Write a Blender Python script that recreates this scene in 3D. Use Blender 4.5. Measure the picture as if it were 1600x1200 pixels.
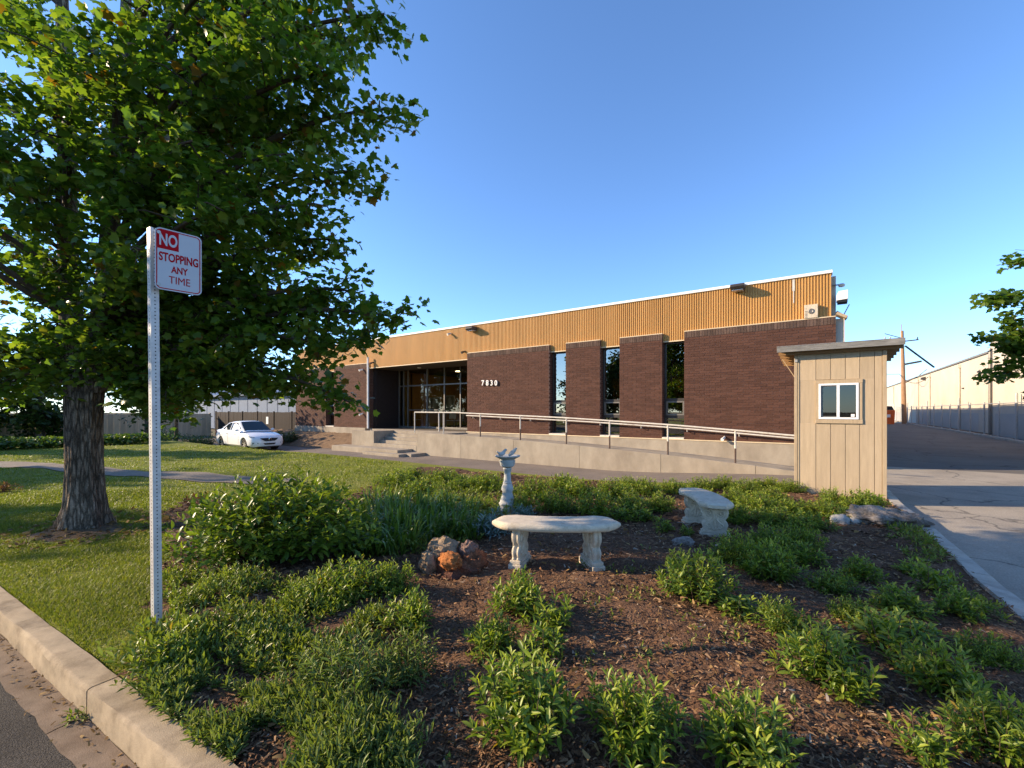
import bpy, bmesh, math, random
import numpy as np
from mathutils import Vector, Matrix, noise

random.seed(7)
rng = np.random.default_rng(11)
sc = bpy.context.scene
COL = sc.collection
for o in list(bpy.data.objects):
    bpy.data.objects.remove(o)

# ------------------------------------------------------------------ camera
TH = math.radians(35.15)          # the camera looks 35 degrees left of the driveway's direction (+Y)
CT, ST = math.cos(TH), math.sin(TH)
EYE = 1.57
FPX, HOR = 683.0, 642.0           # focal length and horizon height in pixels of the 1600 x 1200 photo
cam = bpy.data.cameras.new('camera')
camo = bpy.data.objects.new('camera', cam)
COL.objects.link(camo)
camo.location = (0, 0, EYE)
camo.rotation_euler = (math.pi / 2, 0, TH)
cam.sensor_width = 36
cam.lens = 36 * FPX / 1600
cam.shift_y = (HOR - 600) / 1600
cam.clip_start = 0.05
cam.clip_end = 3000
sc.camera = camo

# ------------------------------------------------------------------ sun, sky, exposure
SUN_EL = math.radians(21.5)
LH = Vector((0.865, 0.502)).normalized()        # horizontal travel direction of the sunlight
SUN = Vector((-LH.x * math.cos(SUN_EL), -LH.y * math.cos(SUN_EL), math.sin(SUN_EL)))
w = bpy.data.worlds.new('World')
sc.world = w
w.use_nodes = True
nt = w.node_tree
nt.nodes.clear()
sky = nt.nodes.new('ShaderNodeTexSky')
sky.sky_type = 'NISHITA'
sky.sun_disc = False
sky.sun_elevation = SUN_EL
sky.sun_rotation = math.atan2(SUN.x, SUN.y)
sky.altitude = 0
sky.air_density = 0.8
sky.dust_density = 0.15
sky.ozone_density = 3.5
bg = nt.nodes.new('ShaderNodeBackground')
bg.inputs['Strength'].default_value = 0.15
wo = nt.nodes.new('ShaderNodeOutputWorld')
tint = nt.nodes.new('ShaderNodeVectorMath'); tint.operation = 'MULTIPLY'
tint.inputs[1].default_value = (0.79, 0.90, 1.0)
nt.links.new(sky.outputs[0], tint.inputs[0])
nt.links.new(tint.outputs[0], bg.inputs['Color'])
nt.links.new(bg.outputs[0], wo.inputs['Surface'])
sl = bpy.data.lights.new('sun', 'SUN')
sl.energy = 4.3
sl.color = (1.0, 0.79, 0.54)
sl.angle = math.radians(0.5)
so = bpy.data.objects.new('sun', sl)
COL.objects.link(so)
so.rotation_euler = (-SUN).to_track_quat('-Z', 'Y').to_euler()
so.location = (-20, -10, 20)
sc.view_settings.view_transform = 'Standard'
sc.view_settings.look = 'None'
sc.view_settings.gamma = 1
sc.view_settings.use_curve_mapping = False
sc.view_settings.exposure = 1.25

# ------------------------------------------------------------------ layout helpers
def at(px, py, d):
    """world point seen at photo pixel (px, py) at depth d in front of the camera"""
    u = (px - 800) / FPX * d
    return Vector((u * CT - d * ST, u * ST + d * CT, EYE - (py - HOR) / FPX * d))

def gp(px, py, z=0.0):
    """point on the level z seen at photo pixel (px, py)"""
    return at(px, py, FPX * (EYE - z) / (py - HOR))

def UD(u, d, z=0.0):
    return Vector((u * CT - d * ST, u * ST + d * CT, z))

def FX(px, Y):
    return Y * math.tan(math.atan((px - 800) / FPX) - TH)

def FZ(px, py, Y):
    X = FX(px, Y)
    d = -X * ST + Y * CT
    return EYE - (py - HOR) / FPX * d

def proj(P):
    P = np.asarray(P, float)
    u = P[..., 0] * CT + P[..., 1] * ST
    d = -P[..., 0] * ST + P[..., 1] * CT
    dd = np.where(np.abs(d) < 1e-3, 1e-3, d)
    return 800 + FPX * u / dd, HOR - FPX * (P[..., 2] - EYE) / dd, d

def sstep(t):
    t = np.clip(t, 0, 1)
    return t * t * (3 - 2 * t)

# ------------------------------------------------------------------ mesh helpers
class MB:
    def __init__(self):
        self.v = []; self.f = []
    def add(self, vs, fs):
        n = len(self.v)
        self.v.extend([tuple(map(float, p)) for p in vs])
        self.f.extend([tuple(i + n for i in q) for q in fs])
        return self
    def box(self, x0, y0, z0, x1, y1, z1):
        return self.add([(x0,y0,z0),(x1,y0,z0),(x1,y1,z0),(x0,y1,z0),(x0,y0,z1),(x1,y0,z1),(x1,y1,z1),(x0,y1,z1)],
                        [(0,3,2,1),(4,5,6,7),(0,1,5,4),(1,2,6,5),(2,3,7,6),(3,0,4,7)])
    def cbox(self, c, ex, ey, ez):
        c = Vector(c); ex = Vector(ex); ey = Vector(ey); ez = Vector(ez)
        vs = [c+sx*ex+sy*ey+sz*ez for sz in (-1,1) for sx, sy in ((-1,-1),(1,-1),(1,1),(-1,1))]
        return self.add(vs, [(0,3,2,1),(4,5,6,7),(0,1,5,4),(1,2,6,5),(2,3,7,6),(3,0,4,7)])
    def bar(self, a, b, wd, ht, up=(0,0,1)):
        a = Vector(a); b = Vector(b); d = (b-a)
        x = d.normalized().cross(Vector(up))
        if x.length < 1e-4: x = Vector((1,0,0))
        x.normalize(); z = x.cross(d.normalized())
        return self.cbox((a+b)/2, d/2, x*wd/2, z*ht/2)
    def tube(self, pts, rad, n=8, cap=True):
        pts = [Vector(p) for p in pts]
        if not hasattr(rad, '__len__'): rad = [rad]*len(pts)
        vs = []; fs = []
        ref = None
        for i, p in enumerate(pts):
            t = (pts[min(i+1, len(pts)-1)] - pts[max(i-1, 0)]).normalized()
            if ref is None:
                ref = t.cross(Vector((0.31, 0.17, 0.93)))
                if ref.length < 1e-3: ref = t.cross(Vector((1,0,0)))
            x = (ref - t*ref.dot(t)).normalized(); ref = x
            y = t.cross(x)
            for k in range(n):
                a = 2*math.pi*k/n
                vs.append(p + (x*math.cos(a)+y*math.sin(a))*rad[i])
        for i in range(len(pts)-1):
            for k in range(n):
                k2 = (k+1) % n
                fs.append((i*n+k, i*n+k2, (i+1)*n+k2, (i+1)*n+k))
        if cap:
            fs.append(tuple(range(n-1, -1, -1)))
            fs.append(tuple(range((len(pts)-1)*n, len(pts)*n)))
        return self.add(vs, fs)
    def lathe(self, prof, c=(0,0,0), n=20, cap=True):
        vs = []; fs = []
        for r, z in prof:
            for k in range(n):
                a = 2*math.pi*k/n
                vs.append((c[0]+r*math.cos(a), c[1]+r*math.sin(a), c[2]+z))
        for i in range(len(prof)-1):
            for k in range(n):
                k2 = (k+1) % n
                fs.append((i*n+k, i*n+k2, (i+1)*n+k2, (i+1)*n+k))
        if cap:
            fs.append(tuple(range(n-1, -1, -1)))
            fs.append(tuple(range((len(prof)-1)*n, len(prof)*n)))
        return self.add(vs, fs)
    def prism(self, poly, fn0, fn1):
        """poly: 2-D points; fn0 and fn1 turn one into the 3-D point on each end face"""
        n = len(poly)
        vs = [fn0(p) for p in poly] + [fn1(p) for p in poly]
        fs = [tuple(range(n-1, -1, -1)), tuple(range(n, 2*n))]
        for k in range(n):
            k2 = (k+1) % n
            fs.append((k, k2, n+k2, n+k))
        return self.add(vs, fs)
    def grid(self, P):
        P = np.asarray(P, float); a, b = P.shape[:2]
        n = len(self.v)
        self.v.extend(map(tuple, P.reshape(-1, 3).tolist()))
        for i in range(a-1):
            for j in range(b-1):
                q = n+i*b+j
                self.f.append((q, q+1, q+b+1, q+b))
        return self

ROOT = {}
def root_loc(o):
    while o.parent is not None: o = o.parent
    return o.location.copy()

def mesh_np(name, V, F, tone=None):
    V = np.asarray(V, np.float32); F = np.asarray(F, np.int32)
    m = bpy.data.meshes.new(name)
    nv, nf, k = len(V), len(F), F.shape[1]
    m.vertices.add(nv); m.vertices.foreach_set('co', V.ravel())
    m.loops.add(nf*k); m.loops.foreach_set('vertex_index', F.ravel())
    m.polygons.add(nf)
    m.polygons.foreach_set('loop_start', np.arange(0, nf*k, k, dtype=np.int32))
    m.update(calc_edges=True)
    if tone is not None:
        a = m.attributes.new('tone', 'FLOAT', 'POINT')
        a.data.foreach_set('value', np.asarray(tone, np.float32))
    return m

def link(name, m, material, parent=None, loc=None):
    o = bpy.data.objects.new(name, m)
    COL.objects.link(o)
    if material is not None and not m.materials: m.materials.append(material)
    if parent is not None: o.parent = parent
    if loc is not None: o.location = loc
    return o

def obj(name, mb, material, parent=None, smooth=False, bevel=0.0, loc=None, local=False, normals=True):
    """world-coordinate mesh -> one object (its origin at its thing's base)"""
    org = Vector((0, 0, 0))
    if parent is not None and not local: org = root_loc(parent)
    elif parent is None and loc is not None: org = Vector(loc)
    m = bpy.data.meshes.new(name)
    m.from_pydata([(p[0]-org.x, p[1]-org.y, p[2]-org.z) for p in mb.v], [], mb.f)
    if bevel or normals:
        bm = bmesh.new(); bm.from_mesh(m)
        if normals: bmesh.ops.recalc_face_normals(bm, faces=bm.faces)
        if bevel:
            es = [e for e in bm.edges if len(e.link_faces) == 2 and e.calc_face_angle(0) > 0.6]
            bmesh.ops.bevel(bm, geom=es, offset=bevel, segments=2, profile=0.6, affect='EDGES', clamp_overlap=True)
        bm.to_mesh(m); bm.free()
    if smooth:
        m.polygons.foreach_set('use_smooth', [True]*len(m.polygons))
        if smooth != 'all':
            m.set_sharp_from_angle(angle=math.radians(40))
    o = link(name, m, material, parent)
    if parent is None: o.location = org
    return o

def tag(o, label=None, cat=None, group=None, kind=None):
    if label: o['label'] = label
    if cat: o['category'] = cat
    if group: o['group'] = group
    if kind: o['kind'] = kind
    return o

def thing(name, loc, label, cat, group=None, rz=0.0):
    o = bpy.data.objects.new(name, None)
    o.empty_display_size = 0.1
    COL.objects.link(o)
    o.location = loc; o.rotation_euler.z = rz
    return tag(o, label, cat, group)

def copy_thing(r, loc, rz=None, scale=None, label=None, group=None):
    c = r.copy(); COL.objects.link(c); c.location = loc
    if rz is not None: c.rotation_euler.z = rz
    if scale is not None: c.scale = scale
    if label: c['label'] = label
    if group: c['group'] = group
    for ch in list(r.children):
        k = ch.copy(); COL.objects.link(k); k.parent = c
        for g in list(ch.children):
            q = g.copy(); COL.objects.link(q); q.parent = k
    return c

# ------------------------------------------------------------------ materials
def mat(name, col, rough=0.8, var=0.2, scale=6.0, bump=0.0, bscale=60.0, col2=None, c2=(0.45, 0.65), spec=0.3,
        metal=0.0, island=0.0, detail=4.0, stretch=None, s2=None, fine=0.0):
    m = bpy.data.materials.new(name); m.use_nodes = True
    t = m.node_tree; N = t.nodes; L = t.links
    b = N['Principled BSDF']
    b.inputs['Roughness'].default_value = rough
    b.inputs['Metallic'].default_value = metal
    b.inputs['Specular IOR Level'].default_value = spec
    tc = N.new('ShaderNodeTexCoord')
    vec = tc.outputs['Object']
    if stretch:
        mp = N.new('ShaderNodeMapping'); mp.inputs['Scale'].default_value = stretch
        L.new(vec, mp.inputs['Vector']); vec = mp.outputs[0]
    nz = N.new('ShaderNodeTexNoise'); nz.inputs['Scale'].default_value = scale; nz.inputs['Detail'].default_value = detail
    nz.inputs['Roughness'].default_value = 0.65
    L.new(vec, nz.inputs['Vector'])
    mr = N.new('ShaderNodeMapRange')
    mr.inputs['From Min'].default_value = 0.3; mr.inputs['From Max'].default_value = 0.7
    mr.inputs['To Min'].default_value = 1-var; mr.inputs['To Max'].default_value = 1+var
    L.new(nz.outputs[0], mr.inputs['Value'])
    val = mr.outputs[0]
    if island:
        g = N.new('ShaderNodeNewGeometry'); oi = N.new('ShaderNodeObjectInfo')
        ad = N.new('ShaderNodeMath'); ad.operation = 'ADD'
        L.new(g.outputs['Random Per Island'], ad.inputs[0]); L.new(oi.outputs['Random'], ad.inputs[1])
        fr = N.new('ShaderNodeMath'); fr.operation = 'FRACT'; L.new(ad.outputs[0], fr.inputs[0])
        m2 = N.new('ShaderNodeMapRange'); m2.inputs['To Min'].default_value = 1-island; m2.inputs['To Max'].default_value = 1+island
        L.new(fr.outputs[0], m2.inputs['Value'])
        mu = N.new('ShaderNodeMath'); mu.operation = 'MULTIPLY'
        L.new(val, mu.inputs[0]); L.new(m2.outputs[0], mu.inputs[1]); val = mu.outputs[0]
    if fine:
        n3 = N.new('ShaderNodeTexNoise'); n3.inputs['Scale'].default_value = bscale*2; n3.inputs['Detail'].default_value = 2
        L.new(tc.outputs['Object'], n3.inputs['Vector'])
        m3 = N.new('ShaderNodeMapRange'); m3.inputs['From Min'].default_value = 0.3; m3.inputs['From Max'].default_value = 0.7
        m3.inputs['To Min'].default_value = 1-fine; m3.inputs['To Max'].default_value = 1+fine
        L.new(n3.outputs[0], m3.inputs['Value'])
        mu = N.new('ShaderNodeMath'); mu.operation = 'MULTIPLY'
        L.new(val, mu.inputs[0]); L.new(m3.outputs[0], mu.inputs[1]); val = mu.outputs[0]
    base = N.new('ShaderNodeRGB'); base.outputs[0].default_value = (*col, 1)
    cs = base.outputs[0]
    if col2 is not None:
        n2 = N.new('ShaderNodeTexNoise'); n2.inputs['Scale'].default_value = s2 if s2 else scale*0.37; n2.inputs['Detail'].default_value = 6
        n2.inputs['Roughness'].default_value = 0.7
        L.new(vec, n2.inputs['Vector'])
        r2 = N.new('ShaderNodeMapRange'); r2.inputs['From Min'].default_value = c2[0]; r2.inputs['From Max'].default_value = c2[1]
        L.new(n2.outputs[0], r2.inputs['Value'])
        mx = N.new('ShaderNodeMix'); mx.data_type = 'RGBA'
        L.new(r2.outputs[0], mx.inputs['Factor'])
        mx.inputs['A'].default_value = (*col, 1); mx.inputs['B'].default_value = (*col2, 1)
        cs = mx.outputs['Result']
    vm = N.new('ShaderNodeVectorMath'); vm.operation = 'SCALE'
    L.new(cs, vm.inputs[0]); L.new(val, vm.inputs['Scale'])
    L.new(vm.outputs[0], b.inputs['Base Color'])
    if bump:
        nb = N.new('ShaderNodeTexNoise'); nb.inputs['Scale'].default_value = bscale; nb.inputs['Detail'].default_value = 5
        L.new(vec, nb.inputs['Vector'])
        bp = N.new('ShaderNodeBump'); bp.inputs['Strength'].default_value = bump; bp.inputs['Distance'].default_value = 0.06 if name == 'grey_brown_bark' else 0.02
        L.new(nb.outputs[0], bp.inputs['Height']); L.new(bp.outputs[0], b.inputs['Normal'])
    return m

def leaf_mat(name, dark, mid, light, young=None, trans=0.32, rough=0.42, spec=0.4, dead=None):
    m = bpy.data.materials.new(name); m.use_nodes = True
    t = m.node_tree; N = t.nodes; L = t.links
    b = N['Principled BSDF']
    b.inputs['Roughness'].default_value = rough; b.inputs['Specular IOR Level'].default_value = spec
    g = N.new('ShaderNodeNewGeometry')
    cr = N.new('ShaderNodeValToRGB')
    e = cr.color_ramp.elements
    e[0].position = 0; e[0].color = (*dark, 1); e[1].position = 0.55; e[1].color = (*mid, 1)
    q = e.new(0.93); q.color = (*light, 1)
    if dead is not None:
        q = e.new(0.965); q.color = (*light, 1)
        q = e.new(0.98); q.color = (*dead, 1)
    L.new(g.outputs['Random Per Island'], cr.inputs[0])
    cs = cr.outputs[0]
    if young is not None:
        a = N.new('ShaderNodeAttribute'); a.attribute_name = 'tone'
        mx = N.new('ShaderNodeMix'); mx.data_type = 'RGBA'
        L.new(a.outputs['Fac'], mx.inputs['Factor']); L.new(cs, mx.inputs['A']); mx.inputs['B'].default_value = (*young, 1)
        cs = mx.outputs['Result']
    L.new(cs, b.inputs['Base Color'])
    tr = N.new('ShaderNodeBsdfTranslucent')
    vm = N.new('ShaderNodeVectorMath'); vm.operation = 'MULTIPLY'
    L.new(cs, vm.inputs[0]); vm.inputs[1].default_value = (1.5, 1.6, 0.6)
    L.new(vm.outputs[0], tr.inputs['Color'])
    ms = N.new('ShaderNodeMixShader'); ms.inputs[0].default_value = trans
    L.new(b.outputs[0], ms.inputs[1]); L.new(tr.outputs[0], ms.inputs[2])
    L.new(ms.outputs[0], N['Material Output'].inputs['Surface'])
    return m

def glass_mat(name, tint=(0.5, 0.5, 0.48), refl=0.25, gcol=(0.9, 0.9, 0.9), rough=0.0):
    m = bpy.data.materials.new(name); m.use_nodes = True
    t = m.node_tree; N = t.nodes; L = t.links
    N.remove(N['Principled BSDF'])
    tr = N.new('ShaderNodeBsdfTransparent'); tr.inputs[0].default_value = (*tint, 1)
    gl = N.new('ShaderNodeBsdfGlossy'); gl.inputs['Color'].default_value = (*gcol, 1); gl.inputs['Roughness'].default_value = rough
    fr = N.new('ShaderNodeFresnel'); fr.inputs[0].default_value = 1.5
    ad = N.new('ShaderNodeMath'); ad.operation = 'ADD'; ad.use_clamp = True; ad.inputs[1].default_value = refl
    L.new(fr.outputs[0], ad.inputs[0])
    gg = N.new('ShaderNodeNewGeometry'); sb_ = N.new('ShaderNodeMath'); sb_.operation = 'SUBTRACT'; sb_.inputs[0].default_value = 1
    L.new(gg.outputs['Backfacing'], sb_.inputs[1]); mu = N.new('ShaderNodeMath'); mu.operation = 'MULTIPLY'
    L.new(ad.outputs[0], mu.inputs[0]); L.new(sb_.outputs[0], mu.inputs[1])
    ms = N.new('ShaderNodeMixShader')
    L.new(mu.outputs[0], ms.inputs[0]); L.new(tr.outputs[0], ms.inputs[1]); L.new(gl.outputs[0], ms.inputs[2])
    L.new(ms.outputs[0], N['Material Output'].inputs['Surface'])
    return m

M = {}
M['brick'] = mat('dark_brown_brick', (0.084, 0.039, 0.027), 0.85, 0.12, 9, 0.35, 90, island=0.18, spec=0.2, fine=0.15)
M['soldier'] = mat('weathered_top_brick', (0.095, 0.062, 0.048), 0.9, 0.25, 7, 0.4, 90, island=0.25, spec=0.2, fine=0.2)
M['mortar'] = mat('brown_mortar', (0.25, 0.165, 0.13), 0.95, 0.15, 12, 0.3, 120, spec=0.1)
M['fascia'] = mat('ochre_painted_metal', (0.53, 0.290, 0.085), 0.55, 0.09, 1.6, 0.0, 60, col2=(0.48, 0.25, 0.065), stretch=(1, 1, 0.25), spec=0.35)
M['flashing'] = mat('cream_flashing', (0.62, 0.50, 0.33), 0.5, 0.1, 4)
M['white_metal'] = mat('white_painted_metal', (0.78, 0.76, 0.72), 0.45, 0.06, 5)
M['old_white'] = mat('weathered_white_paint', (0.56, 0.52, 0.45), 0.55, 0.15, 9, col2=(0.42, 0.36, 0.30), c2=(0.55, 0.75))
M['rusty_post'] = mat('dark_rusting_paint', (0.10, 0.065, 0.05), 0.7, 0.3, 20)
M['dark_metal'] = mat('dark_bronze_metal', (0.045, 0.038, 0.033), 0.45, 0.2, 12, spec=0.4)
M['alu'] = mat('grey_aluminium', (0.20, 0.185, 0.165), 0.45, 0.1, 10, metal=0.5)
M['black'] = mat('black_paint', (0.012, 0.012, 0.013), 0.5, 0.1, 10)
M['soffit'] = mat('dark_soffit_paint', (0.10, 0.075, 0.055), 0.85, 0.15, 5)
M['concrete'] = mat('weathered_concrete', (0.33, 0.285, 0.225), 0.9, 0.15, 2.2, 0.25, 50, col2=(0.24, 0.20, 0.155), c2=(0.42, 0.72), spec=0.2, fine=0.1, stretch=(1, 1, 0.6))
M['kerb'] = mat('kerb_concrete', (0.345, 0.27, 0.18), 0.9, 0.20, 7, 0.2, 160, col2=(0.17, 0.125, 0.08), c2=(0.46, 0.68), spec=0.2, fine=0.16)
M['kerb_grey'] = mat('grey_kerb_concrete', (0.40, 0.36, 0.30), 0.9, 0.14, 5, 0.2, 120, col2=(0.24, 0.21, 0.17), c2=(0.5, 0.75), spec=0.2, fine=0.14)
M['gutter'] = mat('gutter_concrete', (0.20, 0.15, 0.108), 0.95, 0.22, 6, 0.2, 140, col2=(0.13, 0.09, 0.062), c2=(0.45, 0.7), spec=0.15, fine=0.2)
M['stone'] = mat('cast_stone', (0.56, 0.475, 0.355), 0.85, 0.14, 14, 0.35, 70, col2=(0.33, 0.265, 0.185), c2=(0.56, 0.78), spec=0.2, fine=0.08, s2=9)
M['stone_grey'] = mat('grey_cast_stone', (0.42, 0.415, 0.39), 0.85, 0.12, 14, 0.3, 70, col2=(0.34, 0.36, 0.37), spec=0.2, s2=9)
M['hut'] = mat('tan_painted_boards', (0.42, 0.325, 0.215), 0.75, 0.10, 3, 0.15, 40, island=0.08, stretch=(6, 6, 0.6), spec=0.25, fine=0.05)
M['hut_trim'] = mat('tan_painted_trim', (0.40, 0.305, 0.195), 0.75, 0.12, 5, 0.15, 40, stretch=(6, 6, 1.0), spec=0.25, col2=(0.25, 0.18, 0.11), c2=(0.6, 0.8))
M['roof_edge'] = mat('grey_roof_edge', (0.17, 0.165, 0.155), 0.7, 0.25, 6, stretch=(1, 1, 6), col2=(0.26, 0.25, 0.235))
M['rafter'] = mat('bare_brown_timber', (0.24, 0.135, 0.06), 0.85, 0.25, 10, stretch=(6, 1, 6))
M['pvc'] = mat('white_vinyl', (0.82, 0.82, 0.82), 0.35, 0.03, 5)
M['bark'] = mat('grey_brown_bark', (0.18, 0.137, 0.10), 0.95, 0.38, 9, 0.6, 30, col2=(0.28, 0.215, 0.155), c2=(0.45, 0.62), stretch=(1, 1, 0.22), spec=0.15, fine=0.25)
def crackle(m, sc3, dark, width):
    t = m.node_tree; N = t.nodes; L = t.links; b = N['Principled BSDF']
    tc = N.new('ShaderNodeTexCoord'); mp = N.new('ShaderNodeMapping'); mp.inputs['Scale'].default_value = sc3
    nz = N.new('ShaderNodeTexNoise'); nz.inputs['Scale'].default_value = 2.2; nz.inputs['Detail'].default_value = 4
    L.new(tc.outputs['Object'], mp.inputs['Vector']); L.new(mp.outputs[0], nz.inputs['Vector'])
    ma = N.new('ShaderNodeVectorMath'); ma.operation = 'MULTIPLY_ADD'; ma.inputs[1].default_value = (0.7, 0.7, 0.7)
    L.new(nz.outputs['Color'], ma.inputs[0]); L.new(mp.outputs[0], ma.inputs[2])
    vo = N.new('ShaderNodeTexVoronoi'); vo.feature = 'DISTANCE_TO_EDGE'; vo.inputs['Scale'].default_value = 1.0
    L.new(ma.outputs[0], vo.inputs['Vector'])
    mr = N.new('ShaderNodeMapRange'); mr.inputs['From Max'].default_value = width; mr.inputs['To Min'].default_value = dark
    L.new(vo.outputs['Distance'], mr.inputs['Value'])
    src = b.inputs['Base Color'].links[0].from_socket
    sc_ = N.new('ShaderNodeVectorMath'); sc_.operation = 'SCALE'; L.new(src, sc_.inputs[0]); L.new(mr.outputs[0], sc_.inputs['Scale'])
    L.new(sc_.outputs[0], b.inputs['Base Color'])
    bp = N.new('ShaderNodeBump'); bp.inputs['Strength'].default_value = 1.0; bp.inputs['Distance'].default_value = 0.03
    L.new(mr.outputs[0], bp.inputs['Height'])
    if b.inputs['Normal'].links: L.new(b.inputs['Normal'].links[0].from_socket, bp.inputs['Normal'])
    L.new(bp.outputs[0], b.inputs['Normal'])
crackle(M['bark'], (22, 22, 4.0), 0.38, 0.22)
M['twig'] = mat('brown_twig', (0.085, 0.06, 0.042), 0.9, 0.3, 12, spec=0.15)
M['shoot'] = mat('green_shoot', (0.10, 0.11, 0.035), 0.7, 0.2, 12, spec=0.2)
M['cream'] = mat('cream_painted_wall', (0.53, 0.465, 0.375), 0.9, 0.05, 0.6, 0.08, 30, spec=0.15, col2=(0.48, 0.42, 0.335), s2=0.35)
M['dado'] = mat('grey_painted_band', (0.40, 0.385, 0.36), 0.9, 0.07, 0.8, 0.05, 30, spec=0.15)
M['galv'] = mat('galvanised_steel', (0.40, 0.395, 0.385), 0.5, 0.18, 22, metal=0.25, spec=0.4)
M['sign_white'] = mat('white_sign_sheeting', (0.45, 0.45, 0.47), 0.4, 0.03, 4)
M['post_steel'] = mat('bright_galvanised_steel', (0.50, 0.48, 0.45), 0.5, 0.15, 22, metal=0.15, spec=0.4)
M['sign_red'] = mat('red_sign_print', (0.38, 0.003, 0.009), 0.65, 0.05, 4, spec=0.1)
M['pole'] = mat('utility_pole_wood', (0.30, 0.175, 0.095), 0.9, 0.25, 8, 0.3, 30, stretch=(4, 4, 0.3))
M['orange'] = mat('orange_painted_steel', (0.62, 0.11, 0.02), 0.5, 0.12, 5)
M['fence_tan'] = mat('tan_fence_boards', (0.48, 0.36, 0.235), 0.9, 0.15, 3, island=0.12, stretch=(3, 3, 0.5))
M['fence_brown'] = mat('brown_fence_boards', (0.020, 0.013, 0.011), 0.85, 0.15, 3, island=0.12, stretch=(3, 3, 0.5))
M['blue_shed'] = mat('pale_blue_metal_wall', (0.09, 0.125, 0.195), 0.6, 0.08, 1)
M['car_paint'] = mat('white_car_paint', (0.80, 0.80, 0.80), 0.22, 0.01, 3, spec=0.5)
M['car_glass'] = mat('dark_car_glass', (0.012, 0.016, 0.02), 0.04, 0.0, 3, spec=0.6)
M['tyre'] = mat('black_rubber', (0.022, 0.022, 0.022), 0.85, 0.15, 20)
M['rim'] = mat('silver_wheel', (0.50, 0.48, 0.45), 0.35, 0.05, 9, metal=0.7)
M['lamp_glass'] = mat('clear_lamp_plastic', (0.42, 0.44, 0.46), 0.12, 0.1, 30, spec=0.6)
M['red_lamp'] = mat('red_lamp_plastic', (0.35, 0.012, 0.012), 0.2, 0.1, 30, spec=0.5)
M['chrome'] = mat('chrome', (0.62, 0.62, 0.62), 0.15, 0.0, 3, metal=1.0)
M['plate'] = mat('white_plate', (0.70, 0.70, 0.70), 0.5, 0.05, 20)
M['lava'] = mat('brown_lava_rock', (0.20, 0.085, 0.045), 0.95, 0.4, 10, 0.8, 45, col2=(0.095, 0.045, 0.032), c2=(0.42, 0.6), spec=0.12, fine=0.25)
M['tan_rock'] = mat('tan_rock', (0.27, 0.19, 0.12), 0.95, 0.28, 12, 0.7, 50, col2=(0.20, 0.135, 0.085), c2=(0.5, 0.66), spec=0.12, fine=0.22)
M['orange_rock'] = mat('orange_rock', (0.36, 0.135, 0.045), 0.95, 0.28, 12, 0.7, 50, col2=(0.25, 0.085, 0.03), c2=(0.5, 0.7), spec=0.12, fine=0.2)
M['purple_rock'] = mat('purple_brown_rock', (0.19, 0.12, 0.095), 0.95, 0.28, 12, 0.7, 50, col2=(0.12, 0.07, 0.06), spec=0.12, fine=0.2)
M['grey_rock'] = mat('grey_brown_rock', (0.24, 0.205, 0.175), 0.95, 0.35, 9, 0.8, 30, col2=(0.12, 0.095, 0.075), c2=(0.45, 0.6), spec=0.12, fine=0.2)
M['pale_stone'] = mat('pale_round_stone', (0.34, 0.32, 0.285), 0.85, 0.22, 18, 0.3, 60, spec=0.2, fine=0.1)
M['room'] = mat('ochre_room_wall', (0.55, 0.33, 0.07), 0.9, 0.15, 1.2)
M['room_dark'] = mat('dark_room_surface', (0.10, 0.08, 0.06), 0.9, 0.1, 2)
M['bulb'] = mat('white_lamp_globe', (0.75, 0.74, 0.70), 0.35, 0.02, 5)
M['lamp'] = bpy.data.materials.new('lit_lamp'); M['lamp'].use_nodes = True
M['lamp'].node_tree.nodes['Principled BSDF'].inputs['Emission Color'].default_value = (1, 0.78, 0.5, 1)
M['lamp'].node_tree.nodes['Principled BSDF'].inputs['Emission Strength'].default_value = 10.0
M['recess'] = mat('near_black_brown', (0.028, 0.018, 0.015), 0.8, 0.15, 6)  # plain near-black brown, used on the entrance returns instead of brick
M['wire'] = mat('black_cable', (0.03, 0.03, 0.03), 0.7, 0.1, 5)
M['glass'] = glass_mat('bronze_window_glass', (0.45, 0.39, 0.28), 0.30, (0.86, 0.82, 0.76))
M['door_glass'] = glass_mat('clear_storefront_glass', (0.72, 0.68, 0.58), 0.03)
M['hut_glass'] = glass_mat('dim_window_glass', (0.45, 0.45, 0.45), 0.05)
# leaves
M['tree_leaf'] = leaf_mat('maple_leaf', (0.054, 0.105, 0.016), (0.096, 0.165, 0.022), (0.165, 0.215, 0.027), trans=0.52, rough=0.36, dead=(0.16, 0.085, 0.012))
M['shrub_leaf'] = leaf_mat('glossy_shrub_leaf', (0.060, 0.112, 0.013), (0.135, 0.205, 0.021), (0.22, 0.27, 0.028), (0.36, 0.40, 0.055), trans=0.36, rough=0.42, dead=(0.26, 0.18, 0.02))
M['bush_leaf'] = leaf_mat('dark_bush_leaf', (0.058, 0.108, 0.013), (0.125, 0.188, 0.019), (0.20, 0.245, 0.028), (0.20, 0.25, 0.03), trans=0.34, rough=0.38)
M['cover_leaf'] = leaf_mat('ground_cover_leaf', (0.072, 0.118, 0.014), (0.142, 0.195, 0.022), (0.22, 0.255, 0.033), (0.23, 0.26, 0.05), trans=0.30, rough=0.42, dead=(0.32, 0.20, 0.03))
M['dry_leaf'] = leaf_mat('dry_ground_cover_leaf', (0.066, 0.115, 0.020), (0.125, 0.185, 0.032), (0.21, 0.24, 0.06), (0.19, 0.215, 0.055), trans=0.30, rough=0.5)
M['strap_leaf'] = leaf_mat('strap_leaf', (0.055, 0.105, 0.016), (0.10, 0.165, 0.022), (0.155, 0.22, 0.03), trans=0.30, rough=0.38)
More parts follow.
